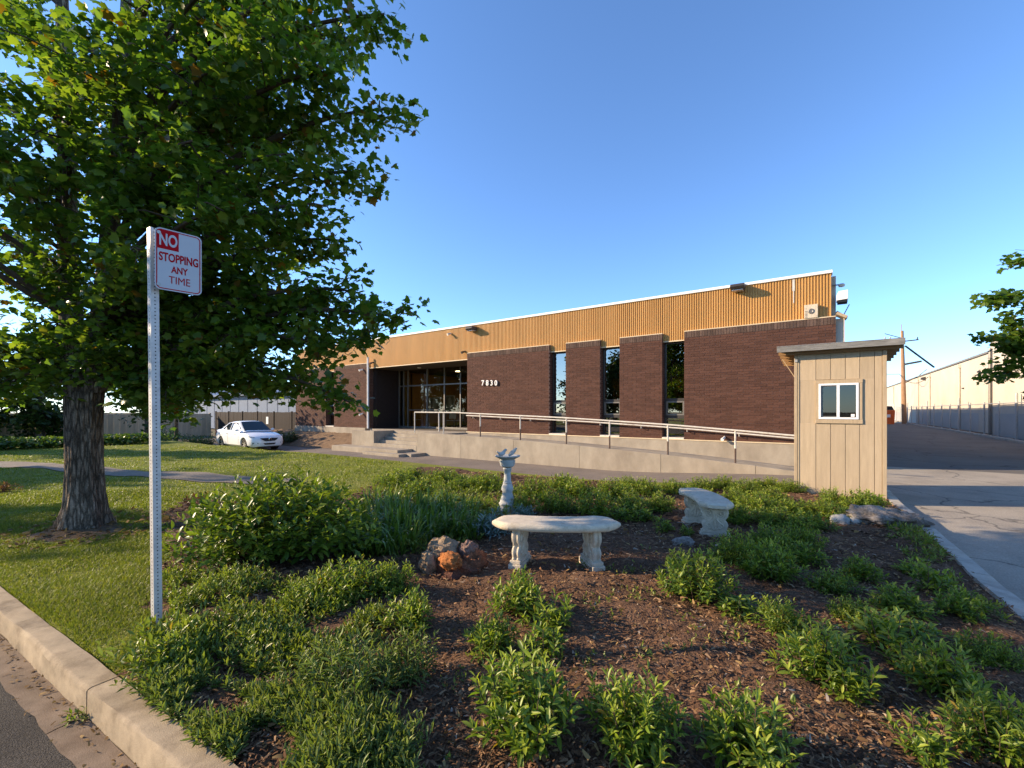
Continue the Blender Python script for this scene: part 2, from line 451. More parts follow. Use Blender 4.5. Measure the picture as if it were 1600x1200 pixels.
M['silver_leaf'] = leaf_mat('silver_leaf', (0.10, 0.15, 0.14), (0.17, 0.235, 0.225), (0.27, 0.33, 0.32), trans=0.2, rough=0.6)
M['red_leaf'] = leaf_mat('reddish_leaf', (0.10, 0.035, 0.02), (0.16, 0.06, 0.03), (0.20, 0.11, 0.04), trans=0.3)
M['far_leaf'] = leaf_mat('far_tree_leaf', (0.018, 0.038, 0.010), (0.034, 0.064, 0.013), (0.07, 0.10, 0.02), trans=0.3)
M['hedge_leaf'] = leaf_mat('hedge_leaf', (0.035, 0.07, 0.014), (0.075, 0.125, 0.02), (0.13, 0.18, 0.03), trans=0.3)
M['grass'] = leaf_mat('grass_blade', (0.100, 0.138, 0.014), (0.178, 0.205, 0.023), (0.255, 0.255, 0.045), trans=0.35, rough=0.5, spec=0.3, dead=(0.30, 0.25, 0.10))
M['chip'] = leaf_mat('mulch_chip', (0.075, 0.040, 0.023), (0.170, 0.088, 0.046), (0.30, 0.19, 0.105), trans=0.0, rough=0.9, spec=0.1, dead=(0.36, 0.29, 0.22))
M['litter'] = leaf_mat('fallen_leaf', (0.10, 0.055, 0.025), (0.20, 0.12, 0.05), (0.32, 0.21, 0.09), trans=0.15, rough=0.8, spec=0.1)
# ================================================================== ground materials
def ground_mat(name, colA, colB, scale, fineA=0.35, fscale=220, bump=0.5, bscale=120, crack=0.0, cscale=0.5, ccol=(0.02,0.02,0.02), rough=0.95, patch=(0.4,0.65), cw=0.012, spec=0.15):
    m = bpy.data.materials.new(name); m.use_nodes = True
    t = m.node_tree; N = t.nodes; L = t.links
    b = N['Principled BSDF']; b.inputs['Roughness'].default_value = rough; b.inputs['Specular IOR Level'].default_value = spec
    tc = N.new('ShaderNodeTexCoord'); v = tc.outputs['Object']
    n1 = N.new('ShaderNodeTexNoise'); n1.inputs['Scale'].default_value = scale; n1.inputs['Detail'].default_value = 8; n1.inputs['Roughness'].default_value = 0.68
    L.new(v, n1.inputs['Vector'])
    r1 = N.new('ShaderNodeMapRange'); r1.inputs['From Min'].default_value = patch[0]; r1.inputs['From Max'].default_value = patch[1]
    L.new(n1.outputs[0], r1.inputs['Value'])
    mx = N.new('ShaderNodeMix'); mx.data_type = 'RGBA'; mx.inputs['A'].default_value = (*colA, 1); mx.inputs['B'].default_value = (*colB, 1)
    L.new(r1.outputs[0], mx.inputs['Factor'])
    n2 = N.new('ShaderNodeTexNoise'); n2.inputs['Scale'].default_value = fscale; n2.inputs['Detail'].default_value = 3
    L.new(v, n2.inputs['Vector'])
    r2 = N.new('ShaderNodeMapRange'); r2.inputs['From Min'].default_value = 0.3; r2.inputs['From Max'].default_value = 0.7
    r2.inputs['To Min'].default_value = 1-fineA; r2.inputs['To Max'].default_value = 1+fineA
    L.new(n2.outputs[0], r2.inputs['Value'])
    sc_ = N.new('ShaderNodeVectorMath'); sc_.operation = 'SCALE'
    L.new(mx.outputs['Result'], sc_.inputs[0]); L.new(r2.outputs[0], sc_.inputs['Scale'])
    cs = sc_.outputs[0]
    if crack:
        nd = N.new('ShaderNodeTexNoise'); nd.inputs['Scale'].default_value = 1.3; nd.inputs['Detail'].default_value = 5
        L.new(v, nd.inputs['Vector'])
        ad = N.new('ShaderNodeVectorMath'); ad.operation = 'MULTIPLY_ADD'; ad.inputs[1].default_value = (0.9, 0.9, 0.9)
        L.new(nd.outputs['Color'], ad.inputs[0]); L.new(v, ad.inputs[2])
        vo = N.new('ShaderNodeTexVoronoi'); vo.feature = 'DISTANCE_TO_EDGE'; vo.inputs['Scale'].default_value = cscale
        L.new(ad.outputs[0], vo.inputs['Vector'])
        rc = N.new('ShaderNodeMapRange'); rc.inputs['From Min'].default_value = 0.0; rc.inputs['From Max'].default_value = cw
        rc.inputs['To Min'].default_value = crack; rc.inputs['To Max'].default_value = 0
        L.new(vo.outputs['Distance'], rc.inputs['Value'])
        m2 = N.new('ShaderNodeMix'); m2.data_type = 'RGBA'; L.new(rc.outputs[0], m2.inputs['Factor'])
        L.new(cs, m2.inputs['A']); m2.inputs['B'].default_value = (*ccol, 1); cs = m2.outputs['Result']
    L.new(cs, b.inputs['Base Color'])
    nb = N.new('ShaderNodeTexNoise'); nb.inputs['Scale'].default_value = bscale; nb.inputs['Detail'].default_value = 4
    L.new(v, nb.inputs['Vector'])
    bp = N.new('ShaderNodeBump'); bp.inputs['Strength'].default_value = bump; bp.inputs['Distance'].default_value = 0.015
    L.new(nb.outputs[0], bp.inputs['Height']); L.new(bp.outputs[0], b.inputs['Normal'])
    return m

M['lawn'] = ground_mat('mown_lawn', (0.135, 0.160, 0.019), (0.195, 0.195, 0.038), 1.1, 0.45, 90, 0.9, 70)
M['mulch'] = ground_mat('bark_mulch_soil', (0.095, 0.052, 0.031), (0.15, 0.085, 0.05), 2.3, 0.55, 70, 1.0, 60)
M['street'] = ground_mat('street_asphalt', (0.062, 0.056, 0.050), (0.085, 0.076, 0.066), 2.0, 0.65, 190, 1.0, 170)
M['drive'] = ground_mat('worn_drive_asphalt', (0.135, 0.122, 0.108), (0.175, 0.158, 0.138), 0.45, 0.22, 170, 0.4, 150, crack=0.8, cscale=0.33, ccol=(0.05, 0.045, 0.04), cw=0.011)
M['warm_glow_panel'] = mat('ochre_warm_glow', (0.80, 0.46, 0.06), 0.8, 0.1, 3)  # colour of the panel standing in for warm light indoors
M['apron'] = ground_mat('worn_concrete_drive', (0.34, 0.295, 0.235), (0.25, 0.218, 0.178), 0.9, 0.20, 60, 0.3, 140, crack=0.75, cscale=0.36, ccol=(0.06, 0.055, 0.05), cw=0.010)
M['path'] = ground_mat('pale_footpath', (0.235, 0.195, 0.15), (0.18, 0.15, 0.115), 1.4, 0.15, 150, 0.3, 100)
M['strip'] = ground_mat('grey_drive_strip', (0.20, 0.165, 0.135), (0.15, 0.125, 0.105), 0.8, 0.22, 150, 0.4, 120)
M['earth'] = ground_mat('dry_earth', (0.16, 0.12, 0.08), (0.10, 0.11, 0.04), 0.2, 0.3, 20, 0.4, 20)
M['dirt'] = ground_mat('bare_soil', (0.19, 0.125, 0.075), (0.12, 0.075, 0.045), 3.0, 0.45, 80, 0.9, 60)

# ================================================================== terrain
def amp(X):
    X = np.asarray(X, float)
    a = 0.35 + (0.07 - 0.35) * sstep((X + 6.0) / 6.3)
    return a + 0.12 * sstep((-X - 18.0) / 6.0)

def bumps(X, Y):
    X = np.asarray(X, float); Y = np.asarray(Y, float)
    return 0.022*np.sin(1.1*X+0.7*Y)+0.016*np.sin(2.3*X-1.9*Y+1.0)+0.010*np.sin(4.1*X+3.3*Y)

def kerb_y(X):                       # back edge of the street kerb
    return 0.88 + 0.082 * (np.asarray(X, float) + 2.1)

def gz(X, Y):
    X = np.asarray(X, float); Y = np.asarray(Y, float)
    fall = sstep((Y - 8.3) / 2.3)
    edge = sstep((Y - kerb_y(X)) / 0.5)
    rim = sstep((Y - kerb_y(X)) / 0.10)
    return -(amp(X) - 0.03) * fall + bumps(X, Y) * edge * (1 - fall) - 0.03 * (1 - rim)

def az(X, Y):                        # the drive strip in front of the building
    return -amp(X) + 0 * np.asarray(Y, float)

def dz(Y):                           # the driveway along the right-hand side climbs gently
    Y = np.asarray(Y, float)
    return np.interp(Y, [-20, 5, 10, 16, 38, 60, 200], [-0.16, -0.15, -0.11, -0.02, 0.17, 0.2, 0.2])

DRV_X0 = lambda Y: np.interp(np.asarray(Y, float), [-5, 4.87, 9.9, 12], [1.75, 1.25, 1.0, 0.98])   # bed side of the driveway kerb

def sheet(name, xs, ys, zf, material, mask=None, kind='structure', dz0=0.0):
    X, Y = np.meshgrid(xs, ys)
    Z = zf(X, Y) + dz0
    V = np.stack([X, Y, Z], -1).reshape(-1, 3)
    a, b = X.shape
    i = np.arange(a*b).reshape(a, b)
    F = np.stack([i[:-1, :-1], i[:-1, 1:], i[1:, 1:], i[1:, :-1]], -1).reshape(-1, 4)
    if mask is not None:
        c = V[F].mean(1)
        F = F[mask(c[:, 0], c[:, 1])]
    m = mesh_np(name, V, F)
    m.polygons.foreach_set('use_smooth', [True]*len(m.polygons))
    o = link(name, m, material)
    return tag(o, kind=kind)

def inpoly(P, x, y):
    P = np.asarray(P)[:, :2]; x = np.asarray(x); y = np.asarray(y)
    r = np.zeros(x.shape, bool); n = len(P)
    for i in range(n):
        x0, y0 = P[i]; x1, y1 = P[(i+1) % n]
        c = ((y0 > y) != (y1 > y)) & (x < (x1-x0)*(y-y0)/(y1-y0+1e-12)+x0)
        r ^= c
    return r

# far ground to the horizon
g = MB(); g.box(-700, -700, -0.9, 700, 900, -0.62)
tag(obj('ground', g, M['earth']), kind='structure')

# garden: lawn sheet and the mulched bed lying on it
def in_garden(x, y):
    return (y > kerb_y(x)) & (x < DRV_X0(y))
BED_PX = [(196, 1052), (236, 1000), (262, 900), (258, 860), (262, 800), (300, 775), (420, 788), (545, 785), (590, 756)]
BED = [gp(px, py).xy for px, py in BED_PX]
bedpoly = [tuple(p) for p in BED] + [(-8.9, 8.4), (-8.0, 9.6), (-4.0, 9.7), (0.0, 10.3), (0.2, 10.9), (1.3, 10.9), (1.3, 9.9), (1.6, 4.87), (2.1, -5), (-3.0, -5), (-2.75, 0.60)]
def in_bed(x, y):
    wob = 0.05*np.sin(9*x+3*y)+0.04*np.sin(17*y-6*x)
    return inpoly(bedpoly, x+wob, y+wob*0.8) & in_garden(x, y)
def in_bed_sheet(x, y):
    wob = 0.05*np.sin(9*x+3*y)+0.04*np.sin(17*y-6*x)
    return inpoly(bedpoly, x+wob, y+wob*0.8) & (y > kerb_y(x) - 0.02) & (x < DRV_X0(y) + 0.02)
def deep_bed(x, y):
    r = np.ones(np.shape(x), bool)
    for a, b_ in ((-.2, -.2), (.2, -.2), (-.2, .2), (.2, .2)): r &= inpoly(bedpoly, x+a, y+b_)
    return r
xs = np.concatenate([np.arange(-48, -14, 0.6), np.arange(-14, 1.8, 0.14)])
ys = np.concatenate([np.arange(-4.0, 12.0, 0.14)])
sheet('lawn', xs, ys, gz, M['lawn'], lambda x, y: (y > kerb_y(x) - 0.03) & (x < DRV_X0(y) + 0.06) & (y < 11.05) & ~deep_bed(x, y))
xs = np.arange(-9.5, 1.8, 0.055); ys = np.arange(-0.2, 11.0, 0.055)
sheet('mulch_bed', xs, ys, lambda X, Y: gz(X, Y)+(0.022+0.02*np.sin(7*X+2*Y)*np.sin(6*Y-3*X)+0.012*np.sin(23*X)*np.sin(19*Y))*sstep((Y-kerb_y(X))/0.25)*sstep((DRV_X0(Y)-X)/0.2), M['mulch'], in_bed_sheet)

# bare earth round the tree foot
tb = UD(-5.85, 6.0)
ring = []
for k in range(28):
    a = 2*math.pi*k/28
    r = 0.62+0.15*math.sin(3*a)+0.10*math.sin(7*a+1)+0.07*math.sin(12*a)
    p = (tb.x + r*math.cos(a)*1.25+0.25, tb.y + r*math.sin(a)*0.95-0.12)
    ring.append(p)
mb = MB()
vs = [(tb.x, tb.y, float(gz(tb.x, tb.y))+0.05)]
for f in (0.5, 1.0):
    for p in ring:
        x = tb.x+(p[0]-tb.x)*f; y = tb.y+(p[1]-tb.y)*f
        vs.append((x, y, float(gz(x, y))+(0.03 if f < 1 else -0.03)))
fs = [(0, 1+k, 1+(k+1) % 28) for k in range(28)] + [(1+k, 29+k, 29+(k+1) % 28, 1+(k+1) % 28) for k in range(28)]
mb.add(vs, fs)
tag(obj('bare_soil_patch', mb, M['dirt'], smooth='all'), kind='structure')

# winding footpath over the lawn
pc = [UD(-24, 13.7), UD(-15.3, 13.1), UD(-12.3, 12.0), UD(-9.4, 10.9), UD(-7.0, 10.15), UD(-5.6, 9.85), UD(-4.9, 9.75)]
PATHC = []
for i in range(len(pc)-1):
    for k in range(8):
        PATHC.append(pc[i].lerp(pc[i+1], k/8))
PATHC.append(pc[-1])
L_, R_ = [], []
for i, p in enumerate(PATHC):
    t = (PATHC[min(i+1, len(PATHC)-1)]-PATHC[max(i-1, 0)]).normalized(); n = Vector((-t.y, t.x, 0))
    L_.append(p+n*0.43); R_.append(p-n*0.43)
P = [[(q.x, q.y, float(gz(q.x, q.y))+0.016) for q in (l, l.lerp(r, 0.33), l.lerp(r, 0.67), r)] for l, r in zip(L_, R_)]
mb = MB(); mb.grid(P)
tag(obj('footpath', mb, M['path'], smooth='all'), kind='structure')
PATH_A = np.array([[p.x, p.y] for p in PATHC])
def on_path(x, y, r=0.54):
    x = np.asarray(x); y = np.asarray(y)
    d = np.full(x.shape, 1e9)
    for i in range(0, len(PATH_A)):
        d = np.minimum(d, (x-PATH_A[i, 0])**2+(y-PATH_A[i, 1])**2)
    return d < r*r

# drive strip in front of the building, with the mulch slope under its left wing
xs = np.arange(-48, 1.7, 0.5); ys = np.arange(10.5, 15.2, 0.25)
sheet('drive_strip', xs, ys, lambda X, Y: az(X, Y), M['strip'], lambda x, y: (x < 1.2))
mb = MB()
P = []
for x in np.arange(-33, -19.0, 0.35):
    row = []
    for k, (y, t) in enumerate(((13.3, 0), (13.7, 0.3), (14.2, 0.62), (14.7, 0.88), (15.05, 1.0))):
        row.append((x, y, float(az(x, y))+0.01+t*(0.35+float(amp(x))-0.02)+0.03*math.sin(5*x+7*y)*min(1, k)))
    P.append(row)
mb.grid(P)
tag(obj('planted_slope', mb, M['dirt'], smooth='all'), kind='structure')

# right-hand driveway
xs = np.concatenate([np.arange(0.9, 3.0, 0.3), np.arange(3.0, 18.0, 1.0)]); ys = np.concatenate([np.arange(-14, 16, 0.6), np.arange(16, 130, 3.0)])
sheet('driveway', xs, ys, lambda X, Y: dz(Y)+0*X, M['drive'], lambda x, y: (x > DRV_X0(y)+0.05) & ((y > 2.0) | (x > 1.3)) & (x < 7.6+np.maximum(0, 8-y)*1.0) & (y > 15.9))
xs = np.concatenate([np.arange(0.9, 3.0, 0.3), np.arange(3.0, 18.0, 1.0)]); ys = np.linspace(-14, 16.3, 52)
sheet('driveway_apron', xs, ys, lambda X, Y: dz(Y)+0*X+0.004, M['apron'], lambda x, y: (x > DRV_X0(y)+0.05) & (y > kerb_y(x)-0.5) & (x < 7.6+np.maximum(0, 8-y)*1.0))
mb = MB(); mb.grid([[(x, y, float(dz(y))+0.02) for x in (7.5, 8.2, 9.2)] for y in np.arange(8, 130, 4.0)])
tag(obj('dirt_verge', mb, M['dirt']), kind='structure')

# street with gutter
E1 = Vector((1, 0.082, 0)).normalized(); N1 = Vector((-E1.y, E1.x, 0))
K0 = Vector((-2.1, 0.88, 0))
def KP(s, t, z):            # s along the kerb, t away from the street
    p = K0+E1*s+N1*t
    return (p.x, p.y, z)
mb = MB()
for s0, s1 in [(-60+6*i, -54+6*i) for i in range(20)]:
    mb.add([KP(s0, -0.24, -0.1565), KP(s1, -0.24, -0.1565), KP(s1, -14, -0.10), KP(s0, -14, -0.10)], [(0, 3, 2, 1)])
tag(obj('street', mb, M['street']), kind='structure')
mb = MB(); mb.add([KP(-90, -13.9, -.02), KP(60, -13.9, -.02), KP(60, -60, -.02), KP(-90, -60, -.02), KP(-90, -13.9, -.3), KP(60, -13.9, -.3)], [(0, 3, 2, 1), (0, 1, 5, 4)])
tag(obj('far_verge', mb, M['lawn']), kind='structure')

def kerb_section(s0, s1, name='kerb_stone', parent=None):
    prof = [(0.0, -0.35), (0.0, -0.002), (-0.115, 0.0), (-0.128, -0.004), (-0.137, -0.016), (-0.146, -0.155), (-0.146, -0.35)]
    b = MB(); n = max(2, int((s1-s0)/0.08)); nn = len(prof); vs = []; fs = []
    for i in range(n+1):
        s = s0+(s1-s0)*i/n
        for k, (t, z) in enumerate(prof):
            w_ = 0.004*math.sin(s*3.1+k)+0.003*math.sin(s*11.3+2*k)+0.002*random.uniform(-1, 1)
            vs.append(KP(s, t+w_*(k > 1), z+(w_*0.7 if 1 <= k <= 4 else 0)))
    for i in range(n):
        for k in range(nn-1):
            q = i*nn+k; fs.append((q, q+1, q+nn+1, q+nn))
    fs.append(tuple(range(nn))); fs.append(tuple(range(n*nn+nn-1, n*nn-1, -1)))
    b.add(vs, fs)
    return obj(name, b, M['kerb'], parent, smooth=True)
kb = thing('street_kerb', (-2.1, 0.88, 0), None, None); kb['kind'] = 'structure'
J = [-26, -20.5, -15, -9.5, -4.2, -2.05, 0.32, 3.4, 8.6]     # joints
J = [-27.6, -22.2, -16.8, -11.4, -6.6, -1.30, 3.75]
for a, b in zip(J[:-1], J[1:]):
    kerb_section(a+0.006, b-0.006, parent=kb)
gt = thing('gutter', (-2.1, 0.74, -0.15), None, None); gt['kind'] = 'structure'
for a, b in zip(J[:-1], J[1:]):
    m_ = MB(); P = []
    n = max(2, int((b-a)/0.12))
    for i in range(n+1):
        s = a+0.004+(b-a-0.008)*i/n
        e = -0.300+0.006*math.sin(s*7)+0.005*math.sin(s*19)+0.005*random.uniform(-1, 1)
        P.append([KP(s, -0.1465, -0.148), KP(s, -0.23, -0.150), KP(s, -0.265, -0.150), KP(s, e, -0.1535)])
    m_.grid(P)
    obj('gutter_pan', m_, M['gutter'], gt, smooth='all')

# driveway kerb along the bed
dk = thing('driveway_kerb', (1.2, 6, 0), None, None); dk['kind'] = 'structure'
def dkerb(y0, y1):
    b = MB(); vs = []; fs = []
    n = max(2, int((y1-y0)/0.15))
    for i in range(n+1):
        y = y0+(y1-y0)*i/n; x = float(DRV_X0(y)); zt = float(gz(min(x, 1.2), y))*0.3+0.0
        for k, (t, z) in enumerate(((0, -0.4), (0, zt+0.012), (0.14, zt+0.010), (0.155, zt-0.005), (0.165, -0.4))):
            vs.append((x+t+0.004*math.sin(7*y+k), y, z+(0.004*math.sin(5*y) if k in (1, 2, 3) else 0)))
    for i in range(n):
        for k in range(4):
            q = i*5+k; fs.append((q, q+5, q+6, q+1))
    fs.append((0, 1, 2, 3, 4)); fs.append((n*5+4, n*5+3, n*5+2, n*5+1, n*5))
    b.add(vs, fs)
    return obj('kerb_stone', b, M['kerb_grey'], dk, smooth=True)
for a, b in ((1.20, 4.0), (4.0, 6.05), (6.05, 8.1), (8.1, 10.0), (10.0, 11.4)):
    dkerb(a+0.005, b-0.005)
# kerb on the far side of the driveway
fk = thing('verge_kerb', (7.55, 20, 0.1), None, None); fk['kind'] = 'structure'
for i in range(26):
    y0 = 12+3.2*i; zz = float(dz(y0+1.6))
    b = MB(); b.box(7.44+random.uniform(-.02, .02), y0+0.02, zz-0.3, 7.64, y0+3.18, zz+0.10+random.uniform(-0.015, 0.015))
    obj('kerb_stone', b, M['kerb_grey'], fk, bevel=0.015)

# ================================================================== building
YB = 15.0
B0 = Vector((-13, YB, 0))
bld = thing('brick_building', B0, 'long low dark brick office building under an ochre ribbed metal fascia', 'building')
XR = FX(1306, YB); XL = FX(462, YB)
ZBB, ZBT = 0.64, 4.17
ZF0, ZF1 = 3.93, 5.42
YF = 15.14
edge = lambda px: FX(px, YB)
panels = {'A': (edge(730), edge(858)), 'P1': (edge(884), edge(937.5)), 'P2': (edge(968), edge(1034.5)), 'C': (edge(1069), XR),
          'L1': (XL, edge(509)), 'L2': (edge(522), edge(573))}
BL, BH, CO = 0.305, 0.0695, 0.0790      # brick length, height and course
DEPTH = 0.42
wall_parts = {}
allb = []                                # (x0, x1, z0, z1, panel)
sold = []
for key, (x0, x1) in panels.items():
    b = MB(); b.box(x0+0.004, YB+0.010, ZBB, x1-0.004, YB+DEPTH, ZBT-0.004)
    wall_parts[key] = obj('brick_wall', b, M['mortar'], bld)
    n = int(round((ZBT-0.205-ZBB)/CO))
    co = (ZBT-0.205-ZBB)/n
    for c in range(n):
        z0 = ZBB+c*co+0.0045; z1 = ZBB+(c+1)*co-0.0045
        x = x0 - (0.5*(BL+0.01) if c % 2 else 0)
        while x < x1-0.01:
            a = max(x, x0); e = min(x+BL, x1)
            if e-a > 0.03: allb.append((a, e, z0, z1, key))
            x += BL+0.010
    x = x0
    while x < x1-0.02:
        sold.append((x, min(x+0.070, x1), ZBT-0.20, ZBT, key)); x += 0.0795
def bscore(b):
    px, py, d = proj(((b[0]+b[1])/2, YB, (b[2]+b[3])/2))
    if b[4] != 'C' or b[1]-b[0] < BL-0.002: return 1e9
    if px > 1240 and py > 538: return 1e9
    return d
order = sorted(range(len(allb)), key=lambda i: bscore(allb[i]))
single = set(i for i in order[:300] if bscore(allb[i]) < 1e8)
um = MB(); um.box(-BL/2, 0, -0.5, BL/2, 0.1, 0.5)
h0 = allb[order[0]][3]-allb[order[0]][2]
um = MB(); um.box(-BL/2, 0, -h0/2, BL/2, 0.09, h0/2)
bm_mesh = None
rest = MB()
for i, (a, e, z0, z1, key) in enumerate(allb):
    jy = random.uniform(-0.002, 0.002)
    if i in single:
        if bm_mesh is None:
            bo = obj('brick', um, M['brick'], wall_parts[key], bevel=0.0, local=True); bm_mesh = bo.data
        else:
            bo = bpy.data.objects.new('brick', bm_mesh); COL.objects.link(bo); bo.parent = wall_parts[key]
        bo.location = Vector(((a+e)/2, YB+jy, (z0+z1)/2))-B0
    else:
        y0 = YB+jy
        n = len(rest.v)
        rest.v += [(a, y0, z0), (e, y0, z0), (e, y0, z1), (a, y0, z1), (a, y0+0.09, z0), (e, y0+0.09, z0), (e, y0+0.09, z1), (a, y0+0.09, z1)]
        rest.f += [(n, n+1, n+2, n+3), (n+1, n+5, n+6, n+2), (n+4, n, n+3, n+7), (n+3, n+2, n+6, n+7), (n+4, n+5, n+1, n)]
tag(obj('brickwork', rest, M['brick'], bld, normals=False), kind='stuff')
sb = MB()
for a, e, z0, z1, key in sold:
    sb.box(a, YB-0.004+random.uniform(-0.003, 0.003), z0, e, YB+0.12, z1+random.uniform(-0.002, 0.004))
tag(obj('top_course', sb, M['soldier'], bld), kind='stuff')
# side faces of the brick bays: bricks seen end on, returned into the window recesses
rt = MB()
for key, (x0, x1) in panels.items():
    n = int(round((ZBT-0.205-ZBB)/CO)); co = (ZBT-0.205-ZBB)/n
    for c in range(n):
        z0 = ZBB+c*co+0.0045; z1 = z0+co-0.009
        for (ya, yb) in ((YB+0.1, YB+0.19), (YB+0.2, YB+0.405)) if c % 2 else ((YB+0.1, YB+0.30), (YB+0.31, YB+0.405)):
            rt.box(x1-0.05, ya, z0, x1+0.001, yb, z1)
            rt.box(x0-0.001, ya, z0, x0+0.05, yb, z1)
tag(obj('brick_returns', rt, M['brick'], bld), kind='stuff')

# carcass: foundation, side and back walls, roof
b = MB()
b.box(XL, YB-0.06, -0.6, FX(572, YB), YB+0.5, ZBB-0.003)
obj('foundation', b, M['concrete'], bld, bevel=0.012)
b = MB()
b.box(panels['A'][0], YB-0.06, -0.6, XR+0.02, YB+0.5, ZBB-0.035)
obj('foundation', b, M['concrete'], bld, bevel=0.012)
b = MB(); b.box(panels['A'][0], YB-0.075, ZBB-0.033, XR+0.03, YB+0.3, ZBB-0.002)
obj('ledge', b, M['flashing'], bld, bevel=0.004)
b = MB()
b.box(XR-0.32, YB+0.43, -0.6, XR+0.012, 62, ZF1-0.02)
b.box(XL-0.0, YB+0.43, -0.6, XL+0.3, 62, ZF1-0.02)
b.box(XL, 62, -0.6, XR, 62.3, ZF1-0.02)
obj('side_wall', b, M['cream'], bld)
b = MB(); b.box(XL+0.1, YF+0.08, ZF1-0.25, XR-0.1, 62, ZF1-0.05)
obj('roof', b, M['roof_edge'], bld)
# brick end cap seen at the right-hand corner
b = MB(); b.box(XR+0.002, YB+0.10, 0.3, XR+0.20, YB+0.36, ZBT-0.05)
obj('corner_pier', b, M['cream'], bld)
b = MB(); c_ = Vector((XR+0.13, YB+0.12, ZBT+0.02)); b.cbox(c_, (0.115, 0, -0.07), (0, 0.2, 0), (0.02, 0, 0.03))
obj('corner_cap', b, M['hut_trim'], bld)

# fascia panels with ribs
FXL, FXR = XL-0.05, FX(1299, YF)
npan = 24; pw = (FXR-FXL)/npan
def fascia_panel(x0, x1):
    nr = 16; p = (x1-x0)/nr; pts = []
    for k in range(nr):
        a = x0+k*p
        pts += [(a+0.004, YF), (a+p*0.42, YF), (a+p*0.52, YF-0.024), (a+p*0.90, YF-0.024)]
    pts.append((x1-0.003, YF))
    b = MB(); P = [[(x, y, z) for (x, y) in pts] for z in (ZF0, ZF1)]
    b.grid(P)
    # thin return behind
    b.add([(x0+0.004, YF+0.03, ZF0), (x1-0.003, YF+0.03, ZF0), (x1-0.003, YF+0.03, ZF1), (x0+0.004, YF+0.03, ZF1)], [(0, 3, 2, 1)])
    return b
fm = None
for i in range(npan):
    x0 = FXL+i*pw
    if fm is None:
        fo = obj('fascia_panel', fascia_panel(0, pw), M['fascia'], bld, local=True, normals=False); fm = fo.data
    else:
        fo = bpy.data.objects.new('fascia_panel', fm); COL.objects.link(fo); fo.parent = bld
    fo.location = Vector((x0, 0, 0))-Vector((B0.x, B0.y, 0))
b = MB(); b.box(FXL, YF+0.035, ZF0+0.02, FXR-0.002, YF+0.075, ZF1)
obj('fascia_backing', b, M['fascia'], bld)
b = MB(); b.box(FXL-0.03, YF-0.06, ZF1+0.001, FXR+0.03, YF+0.30, ZF1+0.085)
obj('parapet_cap', b, M['white_metal'], bld, bevel=0.008)
b = MB(); b.box(FXL, YF-0.032, ZF0-0.035, FXR, YF+0.03, ZF0-0.001)
for k in ('A', 'P1', 'P2', 'C', 'L1', 'L2'):
    x0, x1 = panels[k]; b.box(x0, YB+0.005, ZBT+0.003, x1, YF-0.026, ZBT+0.028)
obj('fascia_flashing', b, M['flashing'], bld)
# rust stains below fittings are drips of paint wear on the metal: small proud streak
b = MB(); xs_ = FX(1240, YF); b.box(xs_-0.03, YF-0.034, FZ(1240, 455, YF), xs_+0.03, YF-0.026, FZ(1240, 437, YF)); b.box(xs_-0.012, YF-0.0335, FZ(1240, 474, YF), xs_+0.012, YF-0.027, FZ(1240, 452, YF))
obj('paint_drip', b, M['old_white'], bld)

# window bays
def window(px0, px1, yz=YB+0.30):
    x0, x1 = FX(px0, YB)+0.003, FX(px1, YB)-0.003
    pxm = (px0+px1)/2+4
    zs = [ZBB+0.05, 1.37, 1.95, ZF0-0.04]
    fr = MB(); t = 0.05
    for xa in (x0, x1-t): fr.box(xa, yz-0.04, zs[0], xa+t, yz+0.04, zs[3])
    for z in (zs[0], zs[3]-t): fr.box(x0+t, yz-0.039, z, x1-t, yz+0.039, z+t)
    for z in (zs[1], zs[2]): fr.box(x0+t, yz-0.045, z-0.045, x1-t, yz+0.045, z+0.045)
    f = obj('window', fr, M['dark_metal'], bld)
    h = MB(); hx0, hx1 = x0+t+0.004, x1-t-0.004
    for xa in (hx0, hx1-0.05): h.box(xa, yz-0.055, zs[1]+0.05, xa+0.05, yz-0.012, zs[2]-0.05)
    for z in (zs[1]+0.05, zs[2]-0.10): h.box(hx0+0.05, yz-0.054, z, hx1-0.05, yz-0.013, z+0.05)
    obj('sash', h, M['alu'], f, bevel=0.004)
    for z0, z1 in ((zs[0]+t, zs[1]-0.045), (zs[1]+0.045, zs[2]-0.045), (zs[2]+0.045, zs[3]-t)):
        g_ = MB(); g_.box(x0+t, yz-0.004, z0, x1-t, yz+0.004, z1)
        obj('pane', g_, M['glass'], f)
    s = MB(); s.box(x0, YB-0.03, ZBB-0.015, x1, yz+0.06, ZBB+0.048)
    obj('sill', s, M['old_white'], f, bevel=0.005)
    bl = MB(); bl.box(x0+(x1-x0)*.42, yz+0.14, 1.2, x1-0.02, yz+0.15, 2.75); obj('warm_glow_panel', bl, M['warm_glow_panel'], f)  # ochre panel added behind the glass to imitate a warm glow
    bk = MB(); bk.box(x0, yz+0.045, ZF0-0.04, x1, yz+0.12, ZBT)
    obj('head', bk, M['dark_metal'], f)
for a, b_ in ((858, 884), (937.5, 968), (1034.5, 1069), (509, 522)): window(a, b_)

YG0 = 17.0
